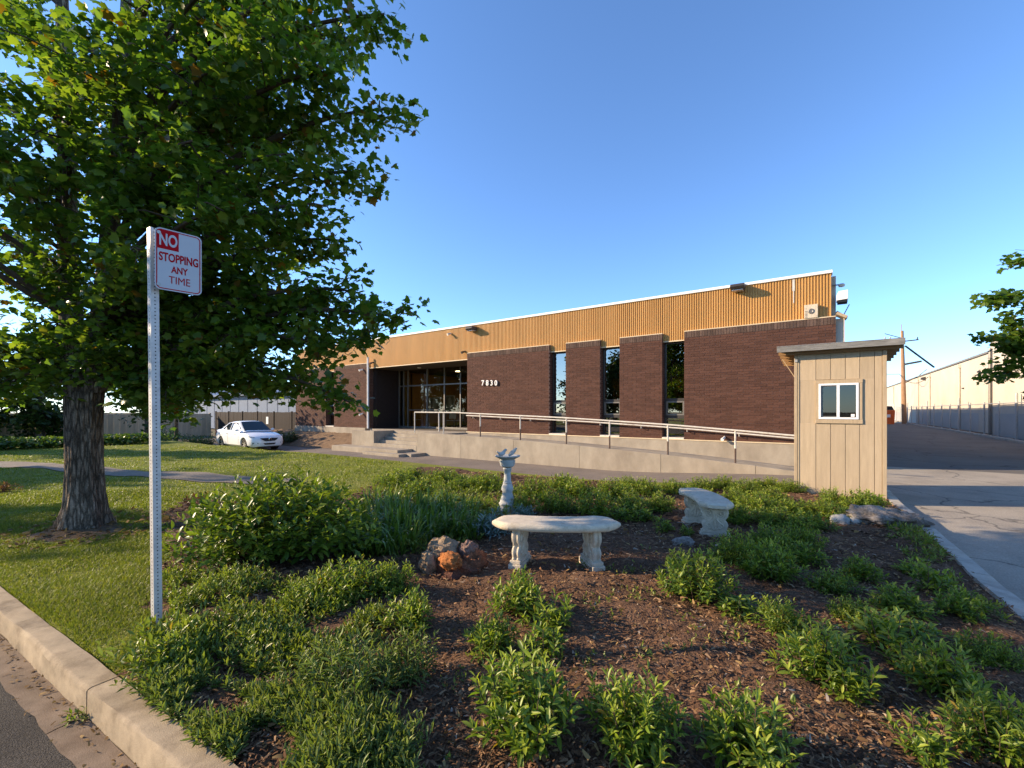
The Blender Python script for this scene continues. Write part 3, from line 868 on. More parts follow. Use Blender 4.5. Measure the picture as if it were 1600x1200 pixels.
# rooms behind the glass: floor, ceiling, ochre back wall
b = MB()
b.box(panels['A'][0]+0.3, YB+3.2, ZBB, XR-0.4, YB+3.3, ZF0-0.05)
b.box(XL+0.4, YB+3.2, ZBB, FX(572, YB), YB+3.3, ZF0-0.05)
obj('inner_wall', b, M['room'], bld)
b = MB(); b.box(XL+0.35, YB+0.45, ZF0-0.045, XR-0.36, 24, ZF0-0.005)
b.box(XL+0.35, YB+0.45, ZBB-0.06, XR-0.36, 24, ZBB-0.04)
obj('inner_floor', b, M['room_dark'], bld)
b = MB(); b.box(FX(572, YB)-0.02, YG0+0.31, ZBB-0.03, FX(572, YB)+0.0, 22.99, ZF0-0.05)
obj('lobby_side_wall', b, M['room'], bld)

YR_ = 13.3
# entrance recess: near-black return, soffit, glazed screen
XE0, XE1 = FX(578, YB), panels['A'][0]
YG = 17.0
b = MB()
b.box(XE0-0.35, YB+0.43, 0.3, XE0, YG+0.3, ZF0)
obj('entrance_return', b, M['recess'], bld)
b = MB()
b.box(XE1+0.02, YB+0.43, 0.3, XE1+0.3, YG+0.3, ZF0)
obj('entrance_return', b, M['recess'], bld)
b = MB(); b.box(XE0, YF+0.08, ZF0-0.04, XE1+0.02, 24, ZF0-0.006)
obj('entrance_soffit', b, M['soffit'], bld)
b = MB(); b.box(XE0-3, YG+0.3, 0.6, XE0+0.4, YG+0.4, ZF0); b.box(XE0-0.4, 23, 0.5, XE1+6, 23.1, ZF0)
obj('lobby_wall', b, M['room'], bld)
b = MB(); b.box(XE0, YB+0.004, 0.3, XE1+0.02, 24, 0.598)
obj('entrance_floor', b, M['concrete'], bld)
b = MB(); b.box(-14.504, YR_+0.155, 0.0, XE1+0.005, YB-0.003, 0.596)
obj('landing', b, M['concrete'], bld)
xsm = [FX(p, YG) for p in (604, 638, 668, 695, 720)]
xsm = [XE0+0.05] + xsm[1:] + [XE1-0.03]
xsm.insert(1, (xsm[0]+xsm[1])/2)
ZT = 3.0
for x in xsm:
    b = MB(); b.box(x-0.03, YG-0.05, 0.602, x+0.03, YG+0.06, ZF0-0.045)
    obj('mullion', b, M['alu'], bld, bevel=0.004)
for xa, xb in zip(xsm[:-1], xsm[1:]):
    for z in (0.60, ZT-0.05):
        b = MB(); b.box(xa+0.031, YG-0.048, z+0.002, xb-0.031, YG+0.055, z+(0.10 if z < 1 else 0.075))
        obj('transom', b, M['alu'], bld, bevel=0.003)
    for z0, z1 in ((0.703, ZT-0.05), (ZT+0.026, ZF0-0.05)):
        b = MB(); b.box(xa+0.031, YG-0.004, z0, xb-0.031, YG+0.004, z1)
        obj('glass_pane', b, M['door_glass'], bld)
for xa, xb in ((xsm[2], xsm[3]), (xsm[3], xsm[4])):
    b = MB(); b.bar((xa+0.06, YG-0.09, 1.62), (xb-0.06, YG-0.09, 1.62), 0.03, 0.04); b.bar((xa+0.08, YG-0.09, 1.62), (xa+0.08, YG-0.05, 1.62), 0.03, 0.03); b.bar((xb-0.08, YG-0.09, 1.62), (xb-0.08, YG-0.05, 1.62), 0.03, 0.03)
    obj('door_bar', b, M['alu'], bld)
for lx, ly in ((-17.2, 19.0), (-15.2, 19.0), (-16.2, 21.5)):
    b = MB(); b.lathe([(0.16, 0), (0.16, -0.03), (0.0, -0.035)], (lx, ly, ZF0-0.041), 14); obj('lobby_lamp', b, M['lamp'], bld)
b = MB(); xq = FX(655, 16.2); b.lathe([(0.10, 0), (0.10, -0.03), (0.07, -0.05), (0.0, -0.055)], (xq, 16.2, ZF0-0.04), 12)
obj('ceiling_lamp', b, M['bulb'], bld, smooth=True)
# downpipe at the left of the entrance
b = MB(); xq = FX(575, YB-0.08); b.tube([(xq, YB-0.08, 0.62), (xq, YB-0.08, 4.5)], 0.055, 10)
obj('downpipe', b, M['white_metal'], bld, smooth=True)
b = MB(); xq = FX(601, YG-0.5); b.tube([(xq, YG-0.5, 0.6), (xq, YG-0.5, ZF0-0.05)], 0.11, 14)
obj('entrance_pipe', b, M['rusty_post'], bld, smooth=True)

# house number
def text_mesh(body, size, mt, parent, mat4, name, ex=0.004, sx=1.0, bold=0.0):
    cu = bpy.data.curves.new(name, 'FONT'); cu.body = body; cu.size = size; cu.extrude = ex; cu.offset = bold
    cu.align_x = 'CENTER'; cu.align_y = 'BOTTOM_BASELINE'; cu.resolution_u = 4
    to = bpy.data.objects.new(name, cu); COL.objects.link(to)
    dg = bpy.context.evaluated_depsgraph_get()
    m = bpy.data.meshes.new_from_object(to.evaluated_get(dg))
    bpy.data.objects.remove(to); bpy.data.curves.remove(cu)
    m.transform(Matrix.Diagonal((sx, 1, 1, 1)))
    m.transform(mat4)
    org = root_loc(parent)
    m.transform(Matrix.Translation(-org))
    m.name = name; m.materials.clear()
    o = link(name, m, mt, parent)
    return o
for ch, px in zip('7830', (754.5, 761.5, 768.3, 775)):
    yy = YB-0.05
    z0 = FZ(px, 602.2, yy); z1 = FZ(px, 593.8, yy)
    mtx = Matrix.Translation((FX(px, yy), yy, z0)) @ Matrix.Rotation(math.pi/2, 4, 'X')
    text_mesh(ch, (z1-z0)/0.72, M['white_metal'], bld, mtx, 'house_digit', 0.02, 0.95, 0.004)

# fascia and wall lights, meter box, corner floodlight
def floodlight(px, py, s=1.0):
    x = FX(px, YF-0.2); z = FZ(px, py, YF-0.2)
    b = MB()
    b.prism([(-0.02, 0.09), (-0.36, 0.05), (-0.40, -0.03), (-0.34, -0.10), (-0.02, -0.10)],
            lambda p: (x-0.19*s, YF-0.03+p[0]*s, z+p[1]*s), lambda p: (x+0.19*s, YF-0.03+p[0]*s, z+p[1]*s))
    f = obj('floodlight', b, M['dark_metal'], bld, bevel=0.012)
    l = MB(); l.box(x-0.15*s, YF-0.33*s, z-0.13*s, x+0.15*s, YF-0.08*s, z-0.101*s)
    obj('lens', l, M['lamp_glass'], f)
floodlight(1153, 448); floodlight(737, 513)
def smalllight(px, py, Y, r=0.055, m_='bulb'):
    x = FX(px, Y); z = FZ(px, py, Y); b = MB()
    b.tube([(x, Y, z+0.02), (x, Y-0.10, z)], r*0.8, 8); b.tube([(x, Y-0.10, z), (x-0.03, Y-0.22, z-0.05)], [r*0.8, r*1.15], 8)
    obj('spotlight', b, M[m_], bld, smooth=True)
smalllight(705, 522, YF-0.02, m_='old_white'); smalllight(727, 550, YF-0.02, m_='dark_metal'); smalllight(584, 567, YF-0.02, 0.05, 'dark_metal')
smalllight(567, 578, YB); smalllight(567, 647, YB); smalllight(1132, 684, YB, 0.045)
bx = FX(1270, YF-0.1); bz0 = ZBT+0.03; bz1 = FZ(1270, 476, YF-0.1)
b = MB(); b.box(bx-0.20, YF-0.16, bz0, bx+0.12, YF-0.03, bz1)
f = obj('alarm_box', b, M['stone'], bld, bevel=0.01)
b = MB(); b.lathe([(0.075, 0), (0.075, 0.012), (0.05, 0.02), (0.03, 0.012)], (0, 0, 0), 16)
b.v = [(bx-0.04+x, YF-0.16-z, (bz0+bz1)/2+y) for x, y, z in b.v]
for k in range(5): b.box(bx-0.18, YF-0.165, bz0+0.03+0.04*k, bx-0.13, YF-0.159, bz0+0.045+0.04*k)
obj('grille', b, M['alu'], f)
# big corner flood on the side wall
x0 = XR+0.02
b = MB(); b.prism([(0, 0.10), (0.10, 0.24), (0.50, 0.26), (0.50, -0.10), (0.0, -0.12)], lambda p: (x0+p[0]*0.5, 15.02, 4.70+p[1]*.7), lambda p: (x0+p[0]*0.5, 15.4, 4.70+p[1]*.7))
f = obj('corner_floodlight', b, M['white_metal'], bld, bevel=0.012)
b = MB(); b.box(x0+0.02, 15.04, 4.56, x0+0.24, 15.38, 4.612); b.tube([(x0, 15.6, 4.4), (x0+0.1, 15.6, 4.32)], 0.05, 8)
obj('lens', b, M['black'], f)
b = MB(); b.tube([(x0+0.3, 15.6, 4.58), (x0+0.12, 15.3, 4.15)], 0.012, 6); b.tube([(x0-0.1, 15.4, 5.13), (x0+0.12, 15.4, 5.13)], 0.018, 6)
obj('conduit', b, M['alu'], bld)
b = MB(); b.lathe([(0.0, -0.07), (0.07, -0.05), (0.08, 0.0), (0.05, 0.03), (0, 0.03)], (x0+0.12, 15.4, 5.12), 10)
obj('camera_dome', b, M['old_white'], bld, smooth=True)

# ================================================================== ramp, steps, rails
YR = 13.3
rx = [-14.5, -11.9, -7.2, -3.76, -1.72, -0.55, 0.55]
rz = [0.61, 0.585, 0.43, 0.26, 0.12, 0.03, -0.03]
RZ = lambda x: float(np.interp(x, rx, rz))
rp = thing('access_ramp', (-7, YR, -0.3), 'long pale concrete access ramp rising along the front of the brick building', 'ramp')
b = MB(); pts = [(x, z) for x, z in zip(rx, rz)]
cuts = [-14.5, -11.9, -9.3, -6.6, -3.9, -1.4, 0.55]
for xa, xb in zip(cuts[:-1], cuts[1:]):
    xa += 0.004; xb -= 0.004
    inner = [x for x in rx if xa < x < xb]
    poly = [(xa, -0.6), (xb, -0.6)] + [(x, RZ(x)+0.003*math.sin(3*x)) for x in [xb]+inner[::-1]+[xa]]
    b = MB(); b.prism(poly, lambda p: (p[0], YR, p[1]), lambda p: (p[0], YR+0.15, p[1]))
    obj('ramp_wall', b, M['concrete'], rp, bevel=0.008)
b = MB(); b.grid([[(x, YR+0.15, RZ(x)-0.06), (x, YB-0.06, RZ(x)-0.06)] for x in np.linspace(-13.08, 0.55, 24)])
obj('ramp_deck', b, M['concrete'], rp)
# steps
st = thing('entrance_steps', (-16, 13, 0), 'worn concrete steps with a low side wall leading up to the glass entrance', 'steps')
XS0, XS1 = -17.45, -14.51
def step(x0, y0, z0, x1, y1, z1):
    b = MB(); b.box(x0, y0, z0, x1, y1, z1)
    obj('step', b, M['concrete'], st, bevel=0.012)
step(-19.6, 12.45, -0.6, -14.75, 13.29, -0.115)
step(-16.6, 12.05, -0.6, -14.2, 12.447, -0.235)
step(-14.747, 12.45, -0.6, -13.9, 13.29, -0.235)
for k in range(5):
    step(XS0, 13.3+0.30*k, -0.6, XS1, 13.3+0.30*(k+1)-0.003 if k < 4 else 15.0, -0.115+0.143*(k+1))
b = MB(); b.box(-19.2, YR, -0.6, XS0-0.004, YR+0.22, 0.60); b.box(XS0-0.22, YR+0.223, -0.6, XS0-0.004, 15.0, 0.597)
b.box(-19.2, YR+0.223, -0.6, XS0-0.226, 14.9, 0.55)
obj('side_wall', b, M['concrete'], st, bevel=0.01)

# handrail
hr = thing('ramp_handrail', (-7, YR+0.07, 0.5), 'white tubular handrail on short posts along the outer edge of the ramp', 'handrail')
b = MB()
RH = 0.90
yy = YR+0.075
xa = FX(648, yy); 
top = [(xa, yy, 0.61+RH), (-12.2, yy, 0.60+RH)] + [(x, yy, RZ(x)+RH) for x in np.linspace(-11.9, 0.2, 14)]
b.tube(top, 0.027, 8)
obj('top_rail', b, M['old_white'], hr, smooth=True)
for i, px in enumerate((648, 693, 750.5, 813, 885, 952.5, 1043.5, 1149)):
    x = FX(px, yy); zb = RZ(x)
    b = MB(); b.tube([(x, yy, zb+RH*0.45), (x, yy, zb+RH-0.02)], 0.026, 8)
    p = obj('post', b, M['old_white'], hr, smooth=True)
    b = MB(); b.tube([(x, yy, zb-0.01), (x, yy, zb+RH*0.45)], 0.0255, 8)
    obj('post_foot', b, M['old_white'] if i < 2 else M['rusty_post'], p, smooth=True)
x = FX(687, YB-0.2); b = MB(); b.tube([(x, YB-0.25, 0.6), (x, YB-0.25, 1.5)], 0.03, 8); obj('post', b, M['old_white'], hr, smooth=True)
wr = thing('wall_handrail', (-7, YB-0.1, 1.2), 'white handrail carried on brackets along the brick wall above the ramp', 'handrail')
b = MB(); yy = YB-0.12
b.tube([(panels['A'][0]+0.05, yy, 0.55+0.81)]+[(x, yy, RZ(x)+0.745) for x in np.linspace(-11.9, -0.2, 12)], 0.025, 8)
obj('rail', b, M['old_white'], wr, smooth=True)
for x in np.linspace(-12.6, -0.5, 9):
    b = MB(); z = RZ(x)+0.745; b.tube([(x, YB+0.02, z-0.09), (x, yy, z-0.09), (x, yy, z-0.02)], 0.012, 6)
    obj('bracket', b, M['old_white'], wr)

# things seen in the lobby
def lobby_chair(x, y, rz, label):
    t = thing('chair', (x, y, 0.6), label, 'chair', rz=rz)
    b = MB(); b.box(-0.22, -0.22, 0.42, 0.22, 0.22, 0.45); obj('seat', b, M['white_metal'], t, local=True, bevel=0.01)
    b = MB(); b.cbox((0, 0.235, 0.68), (0.21, 0, 0), (0, 0.012, -0.003), (0, 0.03, 0.16)); obj('backrest', b, M['white_metal'], t, local=True, bevel=0.008)
    for sx in (-1, 1):
        for sy in (-1, 1):
            b = MB(); b.tube([(0.19*sx, 0.19*sy, 0.42), (0.23*sx, 0.24*sy, 0)], 0.014, 6); obj('leg', b, M['alu'], t, local=True)
lobby_chair(FX(705, 18.2), 18.2, 0.4, 'pale chair inside the lobby beside the right-hand glass door')
lobby_chair(FX(717, 18.6), 18.6, -0.5, 'pale chair in the lobby closest to the brick wall with the number')
lobby_chair(FX(652, 18.4), 18.4, 2.4, 'pale chair inside the lobby left of the middle glass door')
def board(px, py0, py1, pw_, label):
    y = 18.9; x = FX(px, y); z0, z1 = FZ(px, py1, y), FZ(px, py0, y)
    t = thing('display_board', (x, y, 0.6), label, 'board')
    b = MB(); hw = pw_/2
    for xa in (x-hw, x+hw-0.05): b.box(xa, y-0.02, z0, xa+0.05, y+0.02, z1)
    for z in (z0, z1-0.05): b.box(x-hw+0.05, y-0.019, z, x+hw-0.05, y+0.019, z+0.05)
    for xa in (x-hw+0.02, x+hw-0.04): b.box(xa, y-0.015, 0.6, xa+0.02, y+0.015, z0)
    obj('frame', b, M['white_metal'], t)
    b = MB(); b.box(x-hw+0.05, y-0.005, z0+0.05, x+hw-0.05, y+0.005, z1-0.05); obj('panel', b, M['concrete'], t)
    b = MB(); b.lathe([(0.0, 0), (0.2, 0), (0.2, 0.004), (0.14, 0.006), (0.14, 0.0)], (0, 0, 0), 20, cap=False)
    b.v = [(x+a*0.75*hw/0.35, y-0.006-c, (z0+z1)/2+bb*1.9) for a, bb, c in b.v]
    obj('oval', b, M['old_white'], t)
board(679, 621, 645, 1.0, 'white framed board behind the middle of the lobby glazing')
board(703, 618, 643, 0.75, 'white framed board with an oval behind the right of the lobby glazing')
# ================================================================== ticket hut
HX0, HX1, HY, HD = -0.40, 0.965, 10.16, 1.55
HZ = -0.06
HT = 2.66
hut = thing('wooden_hut', ((HX0+HX1)/2, HY, HZ), 'small tan wooden hut with a white sliding window and an overhanging flat roof', 'hut')
b = MB(); b.box(HX0+0.02, HY+0.016, HZ-0.2, HX1-0.02, HY+HD, HT)
obj('wall', b, M['hut'], hut)
b = MB(); b.box(HX0+0.01, HY+0.012, HZ-0.3, HX1-0.01, HY+0.05, HZ+0.02)
obj('plinth', b, M['rafter'], hut)
wx0, wx1 = FX(1279, HY), FX(1341.5, HY)
wz0, wz1 = FZ(1310, 655, HY), FZ(1310, 599, HY)
grooves = [FX(p, HY) for p in (1256, 1275, 1298, 1321, 1343.5, 1366.5, 1371)]
grooves = [HX0+0.045] + [FX(p, HY) for p in (1275, 1298, 1321, 1343.5, 1366.5)] + [HX1-0.055]
for a, e in zip(grooves[:-1], grooves[1:]):
    segs = [(HZ+0.02, HT)]
    if e > wx0-0.05 and a < wx1+0.05: segs = [(HZ+0.02, wz0-0.085), (wz1+0.075, HT)]
    if len(segs) == 2:
        for a2, e2 in ((a+0.006, min(e, wx0-0.047)), (max(a, wx1+0.057), e-0.006)):
            if e2-a2 > 0.02 and (a2 < wx0 or a2 > wx1):
                b = MB(); b.box(a2, HY+random.uniform(-0.002, 0.001), wz0-0.085, e2, HY+0.015, wz1+0.075); obj('siding_board', b, M['hut'], hut)
    for z0, z1 in segs:
        b = MB(); b.box(a+0.004, HY+random.uniform(-0.002, 0.001), z0+random.uniform(-.006, .006), e-0.004, HY+0.015, z1)
        obj('siding_board', b, M['hut'], hut, bevel=0.004)
for a, e in ((HX0-0.008, HX0+0.042), (HX1-0.052, HX1+0.008)):
    b = MB(); b.box(a, HY-0.016, HZ+0.015, e, HY+0.03, HT-0.002)
    obj('corner_trim', b, M['hut_trim'], hut, bevel=0.005)
for a, e in ((HX0+0.044, HX0+0.074),):
    b = MB(); b.box(a, HY-0.010, HZ+0.018, e, HY-0.0025, HT-0.003)
    obj('corner_trim', b, M['hut_trim'], hut, bevel=0.003)
wf = None
def trim(x0, z0, x1, z1):
    b = MB(); b.box(x0, HY-0.024, z0, x1, HY+0.02, z1); return obj('window_trim', b, M['hut_trim'], hut, bevel=0.004)
trim(wx0-0.05, wz1+0.001, wx1+0.06, wz1+0.07); trim(wx0-0.05, wz0-0.08, wx1+0.06, wz0-0.001)
trim(wx0-0.045, wz0+0.0, wx0-0.002, wz1); trim(wx1+0.002, wz0+0.0, wx1+0.055, wz1)
b = MB(); t = 0.035
b.box(wx0, HY-0.034, wz0, wx0+t, HY+0.02, wz1); b.box(wx1-t, HY-0.034, wz0, wx1, HY+0.02, wz1)
b.box(wx0+t, HY-0.033, wz0, wx1-t, HY+0.02, wz0+t); b.box(wx0+t, HY-0.033, wz1-t, wx1-t, HY+0.02, wz1)
xm = (wx0+wx1)/2
b.box(xm-0.022, HY-0.031, wz0+t, xm+0.022, HY+0.02, wz1-t)
win = obj('window', b, M['pvc'], hut, bevel=0.003)
b = MB(); 
for a in (wx0+t+0.001,): b.box(a, HY-0.012, wz0+t+0.001, a+0.03, HY+0.015, wz1-t-0.001)
b.box(wx0+t+0.032, HY-0.011, wz0+t+0.001, xm-0.024, HY+0.015, wz0+t+0.022); b.box(wx0+t+0.032, HY-0.011, wz1-t-0.022, xm-0.024, HY+0.015, wz1-t-0.001)
obj('sash', b, M['alu'], win)
for a, e in ((wx0+t+0.033, xm-0.023), (xm+0.023, wx1-t-0.001)):
    b = MB(); b.box(a, HY-0.004, wz0+t+0.002, e, HY+0.002, wz1-t-0.002); obj('pane', b, M['hut_glass'], win)
b = MB(); b.box(wx0+0.03, HY+0.0125, wz0+0.03, wx1-0.03, HY+0.0155, wz1-0.03); obj('dark_interior', b, M['black'], win)
b = MB(); b.box(wx1-t-0.075, HY-0.0065, wz0+t+0.012, wx1-t-0.022, HY-0.0045, wz0+t+0.062); obj('sticker', b, M['plate'], win)
# roof
rx0, rx1 = -0.675, 1.185
b = MB(); b.prism([(HY-0.18, HT+0.075), (HY-0.18, HT+0.150), (HY+HD+0.25, HT+0.075), (HY+HD+0.25, HT+0.0)], lambda p: (rx0, p[0], p[1]), lambda p: (rx1, p[0], p[1]))
roof = obj('roof', b, M['roof_edge'], hut, bevel=0.006)
b = MB(); b.box(rx0-0.01, HY-0.205, HT+0.046, rx1+0.01, HY-0.183, HT+0.155); obj('fascia_board', b, M['roof_edge'], roof, bevel=0.004)
b = MB(); b.box(rx0-0.015, HY-0.212, HT+0.156, rx1+0.015, HY+0.3, HT+0.162); obj('drip_edge', b, M['galv'], roof)
for k in range(5):
    y = HY-0.10+k*0.38
    b = MB(); b.box(rx0+0.01, y, HT-0.005-0.02*k, rx1-0.01, y+0.04, HT+0.072-0.018*k); obj('rafter', b, M['rafter'], roof)
b = MB(); b.bar((rx0+0.03, HY+0.3, HT+0.0), (HX0-0.01, HY+0.3, HT-0.42), 0.012, 0.012); obj('brace', b, M['hut_trim'], hut)
b = MB(); b.box(HX0+0.0, HY-0.03, FZ(1244, 566, HY), HX0+0.045, HY-0.017, FZ(1244, 562, HY)); obj('hinge', b, M['galv'], hut)

# ================================================================== right side: warehouse, fence, pole, bin
XW = 8.5
wh = thing('warehouse', (XW, 60, 0.2), 'long cream warehouse wall with a grey painted base behind the chain link fence', 'building')
b = MB(); b.box(XW, 37.0, -0.5, XW+30, 140, 5.12); b.box(XW-0.35, 20, -0.5, XW+30, 36.998, 5.55)
obj('wall', b, M['cream'], wh)
b = MB(); b.box(XW-0.10, 37.0, 5.122, XW+30, 140, 5.24); b.box(XW-0.42, 20, 5.552, XW+30, 36.9, 5.66)
obj('roof_edge', b, M['roof_edge'], wh)
for y0, y1 in ((41.0, 90),):
    b = MB(); b.box(XW-0.006, y0, 0.0, XW+0.1, y1, 1.42); obj('painted_base', b, M['dado'], wh)
b = MB(); b.box(XW-0.356, 20, 0.0, XW-0.2, 36.2, 1.42); obj('painted_base', b, M['dado'], wh)
for px in (1397, 1436, 1454, 1501):
    a = math.atan((px-800)/FPX)-TH; y = XW/math.tan(a)
    b = MB(); b.tube([(XW-0.07, y, 0.2), (XW-0.07, y, 4.75)], 0.06, 8); b.box(XW-0.15, y-0.12, 4.75, XW-0.005, y+0.12, 4.98)
    obj('downpipe', b, M['cream'], wh, smooth=True)
b = MB(); b.tube([(XW-0.45, 36.6, 0.2), (XW-0.45, 36.6, 5.2)], 0.07, 8); obj('downpipe', b, M['alu'], wh, smooth=True)
for px, zz, s in ((1446, 4.75, 0.35), (1532, 4.1, 0.16), (1506, 3.2, 0.12)):
    a = math.atan((px-800)/FPX)-TH; y = XW/math.tan(a)
    b = MB(); b.prism([(0, 0.5), (-0.9, 0.3), (-1.0, -0.2), (0, -0.5)], lambda p: (XW-0.002+p[0]*s, y-s*0.7, zz+p[1]*s), lambda p: (XW-0.002+p[0]*s, y+s*0.7, zz+p[1]*s))
    obj('wall_light', b, M['dark_metal'], wh, bevel=0.01)

XFN = 7.95
fc = thing('chain_link_fence', (XFN, 30, 0.2), 'grey chain link fence with a top rail running along the far side of the driveway', 'fence')
ys = [18.0]
while ys[-1] < 78: ys.append(ys[-1]+2.75+0.25*math.sin(len(ys)*1.7))
FH = 1.80
for i, y in enumerate(ys):
    h = FH+0.06+(0.38 if i % 4 == 1 else 0.0)
    b = MB(); b.tube([(XFN, y, 0.0), (XFN, y, 0.2+h)], 0.042 if i % 4 != 1 else 0.055, 8)
    b.lathe([(0.05, 0), (0.045, 0.03), (0.0, 0.05)], (XFN, y, 0.2+h), 8)
    obj('post', b, M['galv'], fc, smooth=True)
    if i:
        b = MB(); b.tube([(XFN-0.0, ys[i-1]+0.05, 0.2+FH-0.02), (XFN, y-0.05, 0.2+FH-0.02)], 0.024, 6); obj('rail', b, M['galv'], fc, smooth=True)
V = []; F = []
pit = 0.11; wz = 0.0026; H0 = 0.26; H1 = 0.2+FH-0.03
hh = H1-H0
k = 0
yy = ys[0]
while yy < ys[-1]:
    for s in (1, -1):
        a0, a1 = (yy, yy+hh*0.9) if s > 0 else (yy+hh*0.9, yy)
        n = len(V)
        V += [(XFN-0.05, a0-wz, H0), (XFN-0.05, a0+wz, H0), (XFN-0.05, a1+wz, H1), (XFN-0.05, a1-wz, H1)]
        F.append((n, n+1, n+2, n+3))
    yy += pit*1.25
o = link('wire_mesh', mesh_np('wire_mesh', np.array(V)-np.array([XFN, 30, 0.2]), F), M['galv'], fc)
tag(o, kind='stuff')

pb = Vector((7.35, 62.0, 0.2))
up = thing('utility_pole', pb, 'tall bare wooden utility pole with a crossarm and a slanted lamp arm', 'utility pole')
b = MB(); b.tube([pb+Vector((0, 0, -0.3)), pb+Vector((-0.09, 0, 5)), pb+Vector((-0.18, 0, 9.9))], [0.235, 0.19, 0.13], 10); obj('post', b, M['pole'], up, smooth=True)
top_ = pb+Vector((-0.16, 0, 8.7))
xv = Vector((CT, ST, 0)); 
b = MB(); b.bar(top_-xv*1.5+Vector((0, 0, -0.1)), top_+xv*1.7+Vector((0, 0, 0.25)), 0.10, 0.12)
b.bar(top_-xv*1.9+Vector((0, 0, 0.9)), top_+Vector((0, 0, 0.4)), 0.06, 0.06); b.bar(top_+Vector((-0.05, 0, 0)), top_+Vector((-0.05, 0, 1.9)), 0.06, 0.06)
obj('crossarm', b, M['pole'], up)
for s in (-1.85, -1.3, 1.6):
    b = MB(); b.lathe([(0.05, 0), (0.09, 0.08), (0.05, 0.14), (0.09, 0.2), (0.04, 0.3)], tuple(top_+xv*s+Vector((0, 0, 0.25))), 8); obj('insulator', b, M['galv'], up, smooth=True)
b = MB(); b.bar(top_+xv*0.3+Vector((0, 0, -0.4)), top_+xv*3.4+Vector((0, 0, -2.7)), 0.16, 0.14)
obj('lamp_arm', b, M['dark_metal'], up, bevel=0.04)
b = MB(); b.bar(top_+xv*0.1+Vector((0, 0, -2.4)), top_+xv*2.0+Vector((0, 0, -2.05)), 0.16, 0.2); b.tube([top_+Vector((0, 0, -4.5)), top_+xv*1.6+Vector((0, 0, -3.7)), top_+xv*2.6+Vector((0, 0, -2.9))], 0.04, 6); obj('bracket', b, M['pole'], up)
def cable(a, c, sag, r=0.025):
    b = MB(); pts = []
    for k in range(17):
        t = k/16; p = Vector(a).lerp(Vector(c), t); p.z -= sag*4*t*(1-t); pts.append(p)
    b.tube(pts, r, 5); return b
b = cable(pb+Vector((-0.4, 0, 5.3)), (XW, 56.0, 5.0), 0.9); o = obj('overhead_cable', b, M['wire']); tag(o, 'black cable sagging from the utility pole to the warehouse wall', 'cable')
b = cable(pb+Vector((-0.4, 0, 5.3)), (-6, 66, 7.2), 0.3); o = obj('overhead_cable', b, M['wire']); tag(o, 'black cable running from the utility pole behind the hut', 'cable')

db = at(1381.5, 660, 46); db.z = 0.2
du = thing('waste_bin', db, 'orange skip with a raised black lid beyond the hut at the end of the driveway', 'bin')
b = MB(); b.prism([(-0.95, 0), (0.72, 0), (0.8, 1.45), (-0.95, 1.45)], lambda p: (db.x+p[0], db.y-0.8, db.z+p[1]), lambda p: (db.x+p[0], db.y+0.8, db.z+p[1]))
for k in range(4): b.box(db.x-0.9+k*0.48, db.y-0.84, db.z+0.1, db.x-0.82+k*0.48, db.y-0.801, db.z+1.4)
obj('body', b, M['orange'], du, bevel=0.02)
b = MB(); b.prism([(-0.95, 1.455), (0.72, 1.455), (0.55, 1.85), (-0.75, 1.9)], lambda p: (db.x+p[0], db.y-0.78, db.z+p[1]), lambda p: (db.x+p[0], db.y+0.78, db.z+p[1]))
obj('lid', b, M['black'], du, bevel=0.03)
b = MB(); b.box(db.x+0.1, db.y-0.845, db.z+0.7, db.x+0.42, db.y-0.841, db.z+1.0); obj('label_plate', b, M['plate'], du)

# ================================================================== white saloon car
cx, cy = -25.25, 11.15
cz = float(az(cx, cy))
car = thing('parked_car', (cx, cy, cz), 'white saloon car parked on the drive beyond the lawn', 'car')
SX = 1.0
stn = [(-2.24, .62, .45, .84), (-2.19, .74, .33, .95), (-2.02, .82, .24, 1.03), (-1.7, .855, .20, 1.055), (-1.2, .868, .19, 1.02), (-.5, .872, .185, .985), (.4, .872, .185, .955),
       (.95, .868, .185, .945), (1.35, .86, .19, .90), (1.7, .845, .195, .83), (1.95, .815, .20, .755), (2.11, .745, .215, .69), (2.2, .62, .25, .62), (2.235, .42, .33, .55)]
def ring_(x, w_, zb, zt):
    h = [(0, zb), (w_*.84, zb), (w_*.965, zb+.10), (w_*.99, min(.46, (zb+zt)/2-.03)), (w_, min(.60, (zb+zt)/2+.03)), (w_*.985, zt-.13), (w_*.94, zt-.045), (w_*.80, zt-.008), (w_*.4, zt+.014), (0, zt+.02)]
    return [(x, y, z) for y, z in h] + [(x, -y, z) for y, z in h[-2:0:-1]]
b = MB(); rs = [ring_(*s) for s in stn]; nr = len(rs[0])
vs = [p for r in rs for p in r]; fs = []
for i in range(len(rs)-1):
    for k in range(nr):
        k2 = (k+1) % nr; fs.append((i*nr+k, i*nr+k2, (i+1)*nr+k2, (i+1)*nr+k))
fs.append(tuple(range(nr-1, -1, -1))); fs.append(tuple(range((len(rs)-1)*nr, len(rs)*nr)))
b.add(vs, fs)
body = obj('body', b, M['car_paint'], car, local=True)
cut = MB()
WX = (-1.33, 1.30)
for x in WX:
    for s in (1, -1):
        n = 28; ring = [(x+.355*math.cos(2*math.pi*k/n), .335+.355*math.sin(2*math.pi*k/n)) for k in range(n)]
        cut.prism(ring, lambda p: (p[0], s*.60, p[1]), lambda p: (p[0], s*1.2, p[1]))
co_ = obj('wheel_cutter', cut, M['black'], car, local=True)
md = body.modifiers.new('arch', 'BOOLEAN'); md.object = co_; md.operation = 'DIFFERENCE'; md.solver = 'EXACT'
dg = bpy.context.evaluated_depsgraph_get()
nm = bpy.data.meshes.new_from_object(body.evaluated_get(dg))
body.modifiers.clear(); body.data = nm; nm.name = 'body'
bpy.data.objects.remove(co_)
